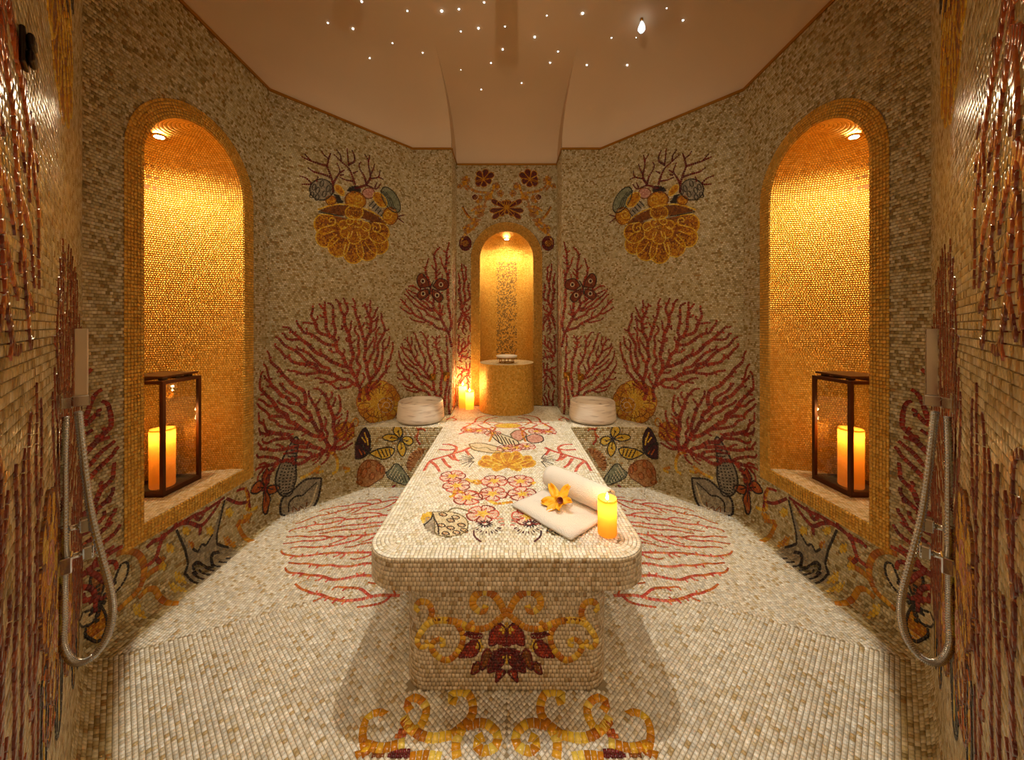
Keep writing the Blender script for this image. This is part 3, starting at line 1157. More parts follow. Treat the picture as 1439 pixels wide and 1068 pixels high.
for (cs, cv, R) in ((S5 + 1.20, 1.02, .16), (S5 + 1.10, .80, .14), (S5 + .72, .62, .14)):
    for k in range(9):
        a = 2 * PI * k / 9
        pl = np.array(petal(cs, cv, cs + R * math.cos(a), cv + 1.15 * R * math.sin(a), R * .62))
        m.fill(pl, 'yellow' if k % 2 else 'ochre', lift=0.0064)
        m.stroke(pl[2:10], 0.010, 'brown', lift=0.0074)
    m.stroke(m.spiral(cs, cv, .01, R * .4, 1.6), 0.011, 'pink', lift=0.0078)
m = motif('green_shell', WALL, 'fdiag')
for (cs, cv, rx, ry, cl) in ((S5 + 1.28, .70, .08, .12, 'olive'), (S5 + .98, .58, .09, .13, 'sage'), (S5 + .5, .42, .08, .17, 'ochre'), (S5 + .3, .36, .07, .17, 'sage')):
    pl = m.oval(cs, cv, rx, ry)
    m.shape(pl, cl, 'black', 0.010)
    for k in (-1, 0, 1):
        m.stroke([(cs + k * rx * .45, cv - ry * .75), (cs + k * rx * .5, cv), (cs + k * rx * .2, cv + ry * .8)], 0.009, 'black' if k else 'yellow')

# ---- blossoms over the rear niche
m = motif('lotus_blossom', WALL, 'recess')
for (cx, cy), tips in (((385, 255), [(330, 250), (345, 200), (405, 185), (455, 215), (440, 270), (390, 305), (335, 290)]),):
    for tx, ty in tips:
        pl = m.p(KR(petal(cx, cy, tx, ty, 42)))
        m.shape(pl, 'dred', 'ochre', 0.008, 0.014)
m.shape(m.p(KR([(305, 365), (330, 352), (352, 372), (330, 398), (308, 385)])), 'dred', 'cream', 0.008, 0.014)
for b in ([(255, 270), (300, 320), (360, 340), (430, 345)], [(240, 440), (270, 490), (310, 525), (370, 530)], [(300, 470), (350, 440), (410, 440)],
          [(345, 560), (300, 600), (250, 640), (230, 700)], [(280, 250), (250, 290), (280, 330)], [(460, 290), (440, 350), (400, 400), (390, 460)], [(470, 300), (500, 310)],
          [(330, 540), (270, 580), (330, 600)]):
    m.stroke(m.p(KR(b)), (0.022, 0.034, 0.022), 'ochre', col2='tan')
m.stroke(m.p(KR([(245, 435), (262, 470), (300, 520)])), 0.014, 'dred')
for cx, cy, r in ((265, 260, 30), (350, 385, 30), (420, 370, 26), (470, 300, 26), (360, 480, 34), (330, 545, 28), (500, 350, 24), (270, 590, 26), (225, 300, 18)):
    for k in range(5):
        a = 2 * PI * k / 5 + cx
        m.fill(m.p(KR(petal(cx, cy, cx + r * math.cos(a), cy + r * math.sin(a), r * .9))), 'ochre' if k % 2 else 'tan', 0.014)
    m.stroke(m.p(KR([(cx - r * .4, cy), (cx + r * .4, cy)])), 0.010, 'dred')
for cx, cy, r in ((270, 690, 48), (268, 690, 26)):
    pl = m.p(KR(pxoval(min(cx, 262), cy, min(r, 40), r)))
    m.shape(pl, 'dred' if r > 30 else 'ochre', 'dred', 0.014, 0.014)
for tx, ty in ((430, 470), (450, 520), (520, 400), (545, 395), (480, 410), (440, 395), (500, 500), (545, 490)):
    pl = m.p(KR(petal(540, 450, tx, ty, 34)))
    m.shape(pl, 'dred', 'ochre', 0.007, 0.013)

# ---- coral spreading over the floor beside the table
m = motif('floor_coral', FLOOR, 'floor')
envF = m.p([(575, 694), (520, 702), (450, 716), (405, 742), (388, 770), (402, 812), (432, 848), (470, 858), (520, 856), (550, 848), (575, 800)])
coral(m, envF, m.p([(586, 700), (590, 722), (590, 745), (590, 770), (590, 795), (575, 815), (562, 838)]), n=1500, step=0.029, kill=0.042, infl=0.15, seed=31, w=(0.011, 0.022),
      col='salmon', col2='orange', wob=0.2)
# ---- scrolls on the floor before the table
m = motif('gold_scroll', FLOOR, 'floor')
for b, w in (([(180, 330), (170, 300), (205, 285), (190, 320)], .03), ([(200, 330), (185, 250), (200, 190), (240, 165), (275, 175), (258, 190)], .03),
             ([(190, 285), (260, 300), (345, 278)], .034), ([(365, 160), (350, 130), (385, 110), (425, 150), (400, 220), (365, 230), (340, 180)], .034),
             ([(340, 190), (375, 235), (440, 262), (520, 250)], .036), ([(520, 250), (580, 200), (600, 150), (580, 95), (530, 92), (510, 115), (540, 125)], .036),
             ([(540, 338), (535, 280), (560, 225)], .036), ([(575, 215), (640, 205), (690, 245), (680, 295), (630, 310), (610, 275), (640, 255)], .036),
             ([(360, 335), (420, 328), (480, 335)], .034)):
    m.stroke(m.p(KL(b)), w, 'ochre', col2='yellow', L=0.026)
m.fill(m.p(KL([(215, 335), (215, 300), (260, 305), (265, 335)])), 'brown')
m.fill(m.p(KL([(285, 335), (285, 310), (340, 300), (368, 318), (360, 335)])), 'dred')
m.fill(m.p(KL([(305, 255), (325, 230), (355, 225), (345, 265)])), 'orange')

# ---- scrolls and lotus on the table front
m = motif('gold_scroll', TFRONT, 'tfront')
for b, w in (([(690, 410), (650, 330), (600, 295), (550, 310), (535, 355), (575, 390), (600, 370), (580, 360)], .034),
             ([(680, 400), (610, 455), (540, 465), (480, 440), (410, 425), (340, 435), (300, 480), (280, 520), (300, 552), (330, 535), (320, 515)], .030),
             ([(335, 430), (350, 395), (335, 350), (300, 340), (272, 365), (290, 388)], .028),
             ([(460, 440), (490, 490), (480, 550), (430, 605), (380, 595), (345, 545), (380, 510), (410, 530), (385, 545)], .028),
             ([(540, 430), (520, 455), (545, 470)], .022)):
    m.stroke(m.p(KF(b)), (w * .85, w, w, w * .6), 'ochre', col2='yellow', L=0.021)
m.stroke(m.p(KF([(430, 425), (400, 420), (350, 425)])), 0.012, 'brown')
m = motif('red_lotus', TFRONT, 'tfront')
for poly, cl in (([(688, 545), (690, 470), (650, 440), (615, 490), (612, 545), (650, 530)], 'red'),
                 ([(470, 595), (500, 545), (550, 515), (568, 550), (540, 590)], 'red'), ([(492, 488), (540, 482), (588, 495), (550, 508)], 'dred'),
                 ([(605, 665), (615, 600), (680, 570), (678, 620), (640, 655)], 'dred'), ([(640, 710), (648, 650), (685, 660), (662, 690)], 'red'),
                 ([(575, 655), (578, 585), (605, 555), (625, 590), (605, 630)], 'brown'), ([(528, 672), (540, 625), (568, 620), (562, 660)], 'brown'),
                 ([(628, 570), (690, 555), (690, 580), (640, 585)], 'dred')):
    m.fill(m.p(KF(poly)), cl, 0.013)
    pl = m.p(KF(poly))
    m.stroke(np.vstack([pl, pl[:1]]), 0.008, 'dred')
for poly in ([(689, 640), (670, 590), (690, 575), (691, 640)], [(540, 545), (562, 515), (588, 545), (575, 570)], [(655, 470), (690, 435), (690, 470), (672, 490)],
             [(482, 462), (520, 462), (510, 485)]):
    m.fill(m.p(KF(poly)), 'yellow', 0.013, lift=0.0042)

# ---- table top: flowers, golden shell, coral, shells
m = motif('golden_shell', TOP, 'top')
base = (645, 238)
for tx, ty in ((478, 215), (500, 185), (565, 165), (645, 155), (725, 165), (790, 185), (812, 215), (560, 245), (730, 245)):
    pl = m.p(KT(petal(base[0], base[1], tx, ty, 74 if ty < 180 else 44)))
    m.fill(pl, 'ochre')
    m.stroke(pl[1:11], 0.012, 'yellow')
CT = 648


def both(b):
    return [b, [(2 * CT - x, y) for x, y in b]]


m = motif('coral_branch', TOP, 'top')
for b in ([(425, 125), (380, 145), (330, 160), (260, 182), (190, 205), (150, 265)], [(262, 190), (285, 225), (312, 245)], [(190, 207), (225, 235), (245, 270)],
          [(330, 160), (345, 125), (310, 108), (260, 106)], [(350, 132), (300, 140), (240, 136)], [(325, 165), (340, 195), (360, 205)], [(300, 172), (330, 200)], [(400, 140), (420, 170)]):
    for bb in both(b):
        m.stroke(m.p(KT(bb)), (0.026, 0.018), 'salmon')
m = motif('fern_rays', TOP, 'top')
for k in range(9):
    a = PI * (0.62 + 0.095 * k)
    for bb in both([(455 + 18 * math.cos(a), 200 + 9 * math.sin(a)), (455 + 60 * math.cos(a), 200 + 28 * math.sin(a) - 3), (455 + 100 * math.cos(a), 200 + 46 * math.sin(a))]):
        m.stroke(m.p(KT(bb)), (0.008, 0.004), 'grey' if k % 2 else 'black', L=.03)


def flower(m, cx, cy, r=0.085, seed=0):
    c = m.p(KT([(cx, cy)]))[0]
    for k in range(5):
        a = 2 * PI * k / 5 + seed
        pl = np.array(petal(c[0], c[1], c[0] + r * math.cos(a), c[1] + r * math.sin(a), r * 0.95))
        m.fill(pl, 'blush', 0.013)
        m.stroke(pl[1:11], 0.0085, 'salmon' if k % 2 else 'red', L=.017)
    m.fill(m.oval(c[0], c[1], r * .32, r * .32), 'yellow', 0.012, lift=0.0044)
    for k in range(5):
        a = 2 * PI * k / 5 + seed
        m.stroke([(c[0], c[1]), (c[0] + r * .5 * math.cos(a), c[1] + r * .5 * math.sin(a))], 0.008, 'yellow')
        m.stroke([(c[0] + r * .4 * math.cos(a + .3), c[1] + r * .4 * math.sin(a + .3)), (c[0] + r * .75 * math.cos(a + .12), c[1] + r * .75 * math.sin(a + .12))], 0.005, 'salmon')


for i, (cx, cy) in enumerate(((322, 296), (346, 352), (412, 424), (570, 325), (725, 325), (560, 401), (735, 401), (500, 520), (770, 535))):
    m = motif('blossom', TOP, 'top')
    flower(m, cx, cy, 0.082, i * 0.7)
m = motif('gold_tendril', TOP, 'top')
for b in ([(300, 420), (330, 410), (340, 380), (390, 400)], [(430, 330), (470, 320), (490, 340)], [(540, 440), (580, 460), (640, 455), (680, 450)], [(400, 310), (440, 330), (480, 345)],
          [(810, 330), (790, 345)]):
    m.stroke(m.p(KT(b)), 0.024, 'yellow', col2='ochre')
m.stroke(m.p(KT([(420, 380), (460, 395), (500, 405)])), 0.012, 'salmon')
for sg in (0, 1):
    m = motif('turtle_shell', TOP, 'top')
    tr = (lambda q: q) if sg == 0 else (lambda q: [(2 * CT - x, y) for x, y in q])
    m.shape(m.p(KT(tr([(200, 512), (260, 508), (340, 515), (400, 550), (412, 600), (370, 645), (280, 655), (220, 640), (215, 580)]))), 'cream', 'olive', 0.005)
    m.fill(m.p(KT(tr([(150, 590), (165, 540), (205, 545), (235, 600), (238, 645), (190, 630)]))), 'grey')
    m.fill(m.p(KT(tr([(130, 550), (150, 515), (200, 510), (185, 545), (150, 575)]))), 'yellow')
    m.stroke(m.p(KT(tr([(150, 590), (195, 550), (205, 515), (212, 545), (235, 595), (240, 645)]))), 0.007, 'black')
    for cx, cy in ((265, 525), (340, 542), (255, 590), (310, 560), (375, 588), (310, 605), (280, 638), (345, 632), (390, 618)):
        m.shape(m.p(KT(tr(pxoval(cx, cy, 25, 11, 0.2, 10)))), 'tan', 'black', 0.0055, 0.012)
    m.stroke(m.p(KT(tr([(290, 512), (320, 488), (370, 490), (440, 515)]))), 0.008, 'olive')
    m = motif('sea_urchin', TOP, 'top')
    for k in range(13):
        a = 2 * PI * k / 13 + .2
        m.stroke(m.p(KT(tr([(515 + 16 * math.cos(a), 580 + 8 * math.sin(a)), (515 + 48 * math.cos(a), 580 + 24 * math.sin(a))]))), (0.010, 0.004), 'black' if k % 3 else 'purple')
    for k in range(12):
        a = PI * (0.12 + 0.07 * k)
        f = 1.0 + 0.25 * (k % 2)
        m.stroke(m.p(KT(tr([(530 + 62 * math.cos(a), 590 + 34 * math.sin(a)), (532 + 84 * f * math.cos(a), 592 + 46 * f * math.sin(a))]))), (0.004, 0.008), 'grey' if k % 2 else 'purple')
    m.stroke(m.p(KT(tr([(448, 620), (452, 655), (490, 688)]))), 0.009, 'purple')
    for k in range(6):
        m.stroke(m.p(KT(tr([(575 + 6 * k, 545 + 9 * k), (600 + 4 * k, 538 + 9 * k), (622 + 2 * k, 540 + 9 * k)]))), 0.005, 'salmon' if k % 2 else 'grey')
m = motif('striped_shell', TOP, 'top')
m.shape(m.p(KT([(545, 25), (600, 40), (690, 75), (715, 105), (660, 122), (600, 95), (560, 60)])), 'cream', 'black', 0.010)
for k in range(6):
    m.stroke(m.p(KT([(560 + 24 * k, 32 + 10 * k), (585 + 22 * k, 62 + 11 * k), (600 + 20 * k, 100 + 3 * k)])), 0.010, 'black')
m = motif('oyster_shell', TOP, 'top')
m.shape(m.p(KT([(420, 105), (480, 98), (540, 108), (610, 128), (620, 150), (560, 158), (490, 148), (440, 135)])), 'cream', 'olive', 0.014)
m.stroke(m.p(KT([(435, 115), (470, 130), (520, 125), (560, 145), (600, 142)])), 0.009, 'olive')
m.shape(m.p(KT([(665, 45), (700, 22), (745, 28), (760, 55), (720, 85), (680, 70)])), 'pink', 'olive', 0.012)
m.shape(m.p(KT([(760, 60), (800, 45), (850, 55), (860, 85), (810, 98), (770, 88)])), 'pink', 'black', 0.010)
m = motif('far_coral', TOP, 'top')
for b in ([(170, 125), (215, 110), (260, 125), (230, 138)], [(215, 110), (245, 95)], [(300, 215), (360, 180), (420, 150), (500, 150), (560, 175)],
          [(380, 240), (450, 215), (520, 200), (560, 215)], [(420, 150), (440, 115), (500, 95), (590, 90)], [(500, 150), (540, 120), (620, 105)],
          [(560, 190), (600, 205), (560, 240), (530, 260)], [(330, 200), (350, 225), (400, 230)]):
    for bb in (b, [(1420 - x, y) for x, y in b]):
        m.stroke(m.p(KE(bb)), (0.022, 0.016), 'salmon', col2='orange')
pl = m.p(KE(pxoval(712, 180, 120, 22)))
m.shape(pl, 'yellow', 'pink', 0.016)
m = motif('far_blossoms', TOP, 'top')
for i, (cx, cy) in enumerate(((640, 130), (700, 125), (760, 118), (560, 40), (480, 25), (820, 28), (890, 30), (420, 20))):
    flower(m, cx, cy, 0.075, i)
for b in ([(360, 45), (420, 25), (500, 10), (560, 30), (540, 90)], [(470, -10), (520, 10), (600, 5)], [(400, -20), (470, -15), (540, -25), (620, -20)], [(380, 5), (430, -10)]):
    for bb in both(b):
        m.stroke(m.p(KT(bb)), 0.020, 'salmon', col2='ochre')


# ------------------------------------------------------------------ distribute the motifs over the walls, left and right
OWN = {}            # owner name -> list of (name, corners, hint, col, lift)
CUT = {'wall': [], 'bench': [], 'floor': [], 'top': [], 'tfront': []}


def put_motif(owner, name, c, hint, col, lift, g):
    OWN.setdefault(owner, []).append((name, c, hint, col, lift, g))


def mirx(c):
    c = c.copy()
    c[..., 0] *= -1
    return c


SEGNAME = ['wall_back', 'wall_recess', 'wall_rear', 'wall_diagonal', 'wall_niche', 'wall_entrance']
MIRROR_WALL = {'diag', 'niche'}
for m, owner in MOTIFS:
    if not m.q:
        continue
    q, col, lift, g = m.arrays()
    variants = [q]
    polys = [m.polys]
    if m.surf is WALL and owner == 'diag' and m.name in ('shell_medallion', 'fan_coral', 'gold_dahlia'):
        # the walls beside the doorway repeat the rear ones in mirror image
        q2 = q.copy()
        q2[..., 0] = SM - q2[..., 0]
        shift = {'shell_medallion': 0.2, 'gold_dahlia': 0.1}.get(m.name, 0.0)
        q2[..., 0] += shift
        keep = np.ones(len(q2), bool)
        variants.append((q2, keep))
        polys.append([np.stack([SM + shift - p[:, 0], p[:, 1]], 1) for p in m.polys])
    for vi, v in enumerate(variants):
        if isinstance(v, tuple):
            v, keep = v
        else:
            keep = np.ones(len(v), bool)
        if keep.sum() == 0:
            continue
        vq, vc, vl, vg = v[keep], col[keep], lift[keep], g[keep]
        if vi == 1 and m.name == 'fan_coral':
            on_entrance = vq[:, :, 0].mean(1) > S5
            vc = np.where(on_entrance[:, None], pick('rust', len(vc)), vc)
        if m.surf is WALL:
            k = WALL.seg(vq[:, :, 0].mean(1))
            # nothing of a picture runs over the niche openings
            sc, zc = vq[:, :, 0].mean(1), vq[:, :, 1].mean(1)
            ny = P[4][1] - (sc - S4)
            innich = (k == 4) & (np.abs(ny - NY) < NA + NFR) & (zc > NSILL - NFR + 0.02)
            inrear = (k == 0) & (sc < RA + RFR) & (zc < RSPR + math.sqrt(1e-9 + max(0, 0.0)) + 10) & \
                     ((zc < RSPR) | (sc ** 2 + (zc - RSPR) ** 2 < (RA + RFR) ** 2))
            under = (k <= 3) & (k >= 2) & (zc < ZB) & (sc < S4 - 1.0)
            okq = ~(innich | inrear | under) & (zc > 0.0)
            for kk in np.unique(k):
                sel = (k == kk) & okq
                if not sel.any():
                    continue
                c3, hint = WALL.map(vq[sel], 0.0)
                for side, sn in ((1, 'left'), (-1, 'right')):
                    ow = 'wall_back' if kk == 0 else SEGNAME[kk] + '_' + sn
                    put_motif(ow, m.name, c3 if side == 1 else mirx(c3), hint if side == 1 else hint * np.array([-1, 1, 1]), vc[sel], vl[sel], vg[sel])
            CUT['wall'] += polys[vi]
        elif m.surf is BENCH:
            c3, hint = BENCH.map(vq, 0.0)
            zc, xc = c3[:, :, 2].mean(1), c3[:, :, 0].mean(1)
            sel = (zc > 0.005) & (zc < ZB) & (xc > -1.5) & (xc < -0.625)
            put_motif('bench_left', m.name, c3[sel], hint[sel], vc[sel], vl[sel], vg[sel])
            put_motif('bench_right', m.name, mirx(c3[sel]), hint[sel], vc[sel], vl[sel], vg[sel])
            CUT['bench'] += polys[vi]
        elif m.surf is FLOOR:
            c3, hint = FLOOR.map(vq, 0.0)
            ctr = c3.mean(1)
            sel = ~((np.abs(ctr[:, 0]) < BAS_HW) & (ctr[:, 1] > BAS_Y0)) & (ctr[:, 1] < BENCH_Y - .02)
            put_motif('floor', m.name, c3[sel], hint[sel], vc[sel], vl[sel], vg[sel])
            put_motif('floor', m.name, mirx(c3[sel]), hint[sel], vc[sel], vl[sel], vg[sel])
            CUT['floor'] += polys[vi]
        elif m.surf is TOP:
            c3, hint = TOP.map(vq, 0.0)
            sel = (c3[:, :, 1].mean(1) < 3.9)
            put_motif('top', m.name, c3[sel], hint[sel], vc[sel], vl[sel], vg[sel])
            CUT['top'] += polys[vi]
        else:
            c3, hint = TFRONT.map(vq, 0.0)
            put_motif('tfront', m.name, c3, hint, vc, vl, vg)
            put_motif('tfront', m.name, mirx(c3), hint, vc, vl, vg)
            CUT['tfront'] += polys[vi]
            CUT['tfront'] += [p * np.array([-1, 1]) for p in polys[vi]]


def cutmask(key, pts):
    res = np.zeros(len(pts), bool)
    for p in CUT[key]:
        lo, hi = p.min(0), p.max(0)
        b = (pts[:, 0] >= lo[0]) & (pts[:, 0] <= hi[0]) & (pts[:, 1] >= lo[1]) & (pts[:, 1] <= hi[1]) & ~res
        if b.any():
            i = np.nonzero(b)[0]
            res[i] = inside(p, pts[i])
    return res


def add_motifs(owner, parent):
    for name, c, hint, col, lift, g in OWN.get(owner, []):
        if len(c) == 0:
            continue
        bag = Bag()
        bag.add(c, hint, col, g, 0.004)
        cc, co, gg, _ = bag.arrays()
        o = link(name, quads_mesh(name, cc, co, gg, lift, 0.012), M_MOS, parent)
        o['kind'] = 'stuff'


# ================================================================== the room shell
TILE = 0.0195
TILH = 0.0166


def wall_bed(k, side):
    """grout bed of one wall segment, its cove and (for the side walls) the opening of the niche"""
    a, d, n, L = P[k], SEG_D[k], SEG_N[k], SEG_L[k]
    name = 'wall_back' if k == 0 else SEGNAME[k] + ('_left' if side > 0 else '_right')
    V, F = [], []

    def pt(l, z, off=0.0):
        q = a + d * l + n * off
        V.append((q[0] * side, q[1], z))
        return len(V) - 1

    def quad(l0, l1, z0, z1):
        F.append((pt(l0, z0), pt(l1, z0), pt(l1, z1), pt(l0, z1)))

    zb = RC if k >= 3 else 0.0
    if k == 4:
        l0 = P[4][1] - (NY + NA)
        l1 = P[4][1] - (NY - NA)
        quad(0, l0, zb, ZC)
        quad(l1, L, zb, ZC)
        quad(l0, l1, zb, NSILL)
        lm = (l0 + l1) / 2
        t = np.linspace(PI, 0, 25)
        for t0, t1 in zip(t[:-1], t[1:]):
            F.append((pt(lm + NA * math.cos(t0), NSPR + NA * math.sin(t0)), pt(lm + NA * math.cos(t1), NSPR + NA * math.sin(t1)),
                      pt(lm + NA * math.cos(t1), ZC), pt(lm + NA * math.cos(t0), ZC)))
    elif k == 0:
        # whole back wall of the recess, both sides of the centre
        t = np.linspace(PI, 0, 25)
        F.append((pt(-L, 0), pt(-RA, 0), pt(-RA, ZC), pt(-L, ZC)))
        F.append((pt(RA, 0), pt(L, 0), pt(L, ZC), pt(RA, ZC)))
        F.append((pt(-RA, 0), pt(RA, 0), pt(RA, RSTART), pt(-RA, RSTART)))
        for t0, t1 in zip(t[:-1], t[1:]):
            F.append((pt(RA * math.cos(t0), RSPR + RA * math.sin(t0)), pt(RA * math.cos(t1), RSPR + RA * math.sin(t1)),
                      pt(RA * math.cos(t1), ZC), pt(RA * math.cos(t0), ZC)))
    else:
        quad(0, L, zb, ZC)
    if k >= 3:
        cov = [(RC * (1 - math.sin(t)), RC * (1 - math.cos(t))) for t in np.linspace(0, PI / 2, 7)]
        m0 = miter(k)
        m1 = miter(k + 1)
        for (o0, z0), (o1, z1) in zip(cov[:-1], cov[1:]):
            F.append((pt(o0 * m0, z0, o0), pt(L - o0 * m1, z0, o0), pt(L - o1 * m1, z1, o1), pt(o1 * m0, z1, o1)))
    o = pymesh(name, V, F, M_GROUT)
    o['kind'] = 'structure'
    return o


def miter(j):
    """tan of half the turn at plan corner j, for coves that meet in the corner"""
    if j <= 3 or j >= 6:
        return 0.0
    c = float(SEG_D[j - 1] @ SEG_D[j])
    return math.tan(math.acos(max(-1, min(1, c))) / 2)


def wall_tiles(k, side, bag):
    a, d, n, L = P[k], SEG_D[k], SEG_N[k], SEG_L[k]
    zb = RC if k >= 3 else (ZB if k == 2 else ZT)
    if k == 0:
        uv = grid(-L, L, zb, ZC - 0.02, TILE, TILH)
        s = np.abs(uv[:, :, 0].mean(1))
    else:
        uv = grid(0, L, zb, ZC - 0.02, TILE * (1.25 if k == 5 else 1), TILH * (1.15 if k == 5 else 1))
        s = uv[:, :, 0].mean(1) + SEG_S[k]
    z = uv[:, :, 1].mean(1)
    keep = ~cutmask('wall', np.stack([s, z], 1))
    if k == 4:
        ny = P[4][1] - uv[:, :, 0].mean(1)
        R = NA + NFR
        arch = (np.abs(ny - NY) < R) & (z > NSILL - NFR) & ((z < NSPR) | ((ny - NY) ** 2 + (z - NSPR) ** 2 < R * R))
        keep &= ~arch
    if k == 0:
        R = RA + RFR
        arch = (s < R) & ((z < RSPR) | (s ** 2 + (z - RSPR) ** 2 < R * R))
        keep &= ~arch
    if k == 3:
        keep &= ~((z < ZB) & (uv[:, :, 0].mean(1) < 0.63))
    uv = uv[keep]
    l, zz = uv[..., 0], uv[..., 1]
    c = np.stack([(a[0] + d[0] * l) * side, a[1] + d[1] * l, zz], -1)
    bag.add(c, np.array([n[0] * side, n[1], 0.0]), 'wall')
    if k >= 3:
        nr = 9
        ar = PI / 2 * RC / nr
        uv = grid(0, 1, 0, PI / 2, TILE / L, PI / 2 / nr, gap=0.0)
        m0, m1 = miter(k), miter(k + 1)
        th = uv[..., 1]
        off = RC * (1 - np.sin(th))
        z = RC * (1 - np.cos(th))
        l = off * m0 + uv[..., 0] * (L - off * (m0 + m1))
        ctr = np.stack([l, off, z], -1)
        ctr = ctr.mean(1, keepdims=True) + (ctr - ctr.mean(1, keepdims=True)) * 0.90
        l, off, z = ctr[..., 0], ctr[..., 1], ctr[..., 2]
        c = np.stack([(a[0] + d[0] * l + n[0] * off) * side, a[1] + d[1] * l + n[1] * off, z], -1)
        if k == 3:
            c = c[c[:, :, 1].mean(1) < BENCH_Y + 0.02]
        bag.add(c, np.array([n[0] * side, n[1], 1.0]), 'wall')


def gold_frame_side(side, bag):
    """gold band round the side niche"""
    tg = 0.0165

    def put(c, hint=(1.0, 0, 0)):
        c = np.asarray(c)
        bag.add(np.stack([c[..., 0] * side, c[..., 1], c[..., 2]], -1), np.array([hint[0] * side, hint[1], hint[2]]), 'gold', 0.75, 0.006)
    for y0, y1 in ((NY - NA - NFR, NY - NA), (NY + NA, NY + NA + NFR)):
        g = grid(y0, y1, NSILL - NFR, NSPR, tg, tg * 1.2, stagger=0)
        put(np.stack([np.full_like(g[..., 0], -2.0), g[..., 0], g[..., 1]], -1))
    g = grid(NY - NA, NY + NA, NSILL - NFR, NSILL, tg * 1.2, tg, stagger=0)
    put(np.stack([np.full_like(g[..., 0], -2.0), g[..., 0], g[..., 1]], -1))
    nr = round(NFR / tg)
    for r in range(nr):
        r0, r1 = NA + NFR * r / nr + .001, NA + NFR * (r + 1) / nr - .001
        n = round(PI * r0 / (tg * 1.2))
        g = grid(0, PI, 0, 1, PI / n, 1, stagger=0, gap=0.0, jit=0.0)
        gp = 0.0011 / r0
        t = g[..., 0] + np.array([gp, -gp, -gp, gp])
        rr = np.where(g[..., 1] < 0.5, r0, r1)
        put(np.stack([np.full_like(t, -2.0), NY + rr * np.cos(t), NSPR + rr * np.sin(t)], -1))


def apse(bag, cx, cy, a, b, z0, zs, axis, side, tg=0.0155):
    """inside of a niche with a round plan and a half dome. axis 'x': opens to +x (times side); 'y': opens to -y"""
    def F(phi, z, psi):
        u = a * np.cos(phi) * np.cos(psi)
        v = b * np.sin(phi) * np.cos(psi)
        zz = z + a * np.sin(psi)
        if axis == 'x':
            return np.stack([(cx - v) * side, cy + u, zz], -1)
        return np.stack([cx + u, cy + v, zz], -1)
    lenp = PI * (0.55 * (a + b))
    g = grid(0, PI, z0, zs, PI * tg / lenp, tg, gap=0.0, jit=0.004)
    c = F(g[..., 0], g[..., 1], np.zeros_like(g[..., 0]))
    pc = g[:, :, 0].mean(1)
    zc = g[:, :, 1].mean(1)
    rows = [(c, pc, zc)]
    nd = round(a * PI / 2 / tg)
    for r in range(nd):
        p0, p1 = PI / 2 * r / nd, PI / 2 * (r + 1) / nd
        n = max(3, round(lenp * math.cos((p0 + p1) / 2) / tg))
        e = np.linspace(0, PI, n + 1)
        q = np.zeros((n, 4, 2))
        q[:, 0] = np.stack([e[:-1], np.full(n, p0)], 1)
        q[:, 1] = np.stack([e[1:], np.full(n, p0)], 1)
        q[:, 2] = np.stack([e[1:], np.full(n, p1)], 1)
        q[:, 3] = np.stack([e[:-1], np.full(n, p1)], 1)
        rows.append((F(q[..., 0], np.full(q.shape[:2], zs), q[..., 1]), q[:, :, 0].mean(1), np.full(n, zs + 0.2)))
    for c, pc, zc in rows:
        ctr = c.mean(1, keepdims=True)
        c = ctr + (c - ctr) * 0.90
        if axis == 'x':
            hint = np.array([cx * side + 0.15 * side, cy, 0.0]) - ctr[:, 0] * np.array([1, 1, 0]) + np.array([0, 0, -0.05])
        else:
            hint = np.array([cx, cy - 0.15, 0.0]) - ctr[:, 0] * np.array([1, 1, 0]) + np.array([0, 0, -0.05])
        col = pick('gold', len(c), 0.05)
        gold = np.full(len(c), 0.75)
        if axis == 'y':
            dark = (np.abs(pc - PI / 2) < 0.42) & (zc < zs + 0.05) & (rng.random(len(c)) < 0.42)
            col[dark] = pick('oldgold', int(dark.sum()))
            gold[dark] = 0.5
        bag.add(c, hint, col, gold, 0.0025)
    # grout bed behind the tesserae
    V, Fc = [], []
    np_, nz_ = 32, 6
    lev = [(z, 0.0) for z in np.linspace(z0, zs, 4)] + [(zs, p) for p in np.linspace(0, PI / 2, 9)[1:]]
    for z, psi in lev:
        for phi in np.linspace(0, PI, np_ + 1):
            V.append(F(np.array(phi), np.array(z), np.array(psi)))
    for i in range(len(lev) - 1):
        for j in range(np_):
            q = i * (np_ + 1) + j
            Fc.append((q, q + 1, q + np_ + 2, q + np_ + 1))
    return V, Fc


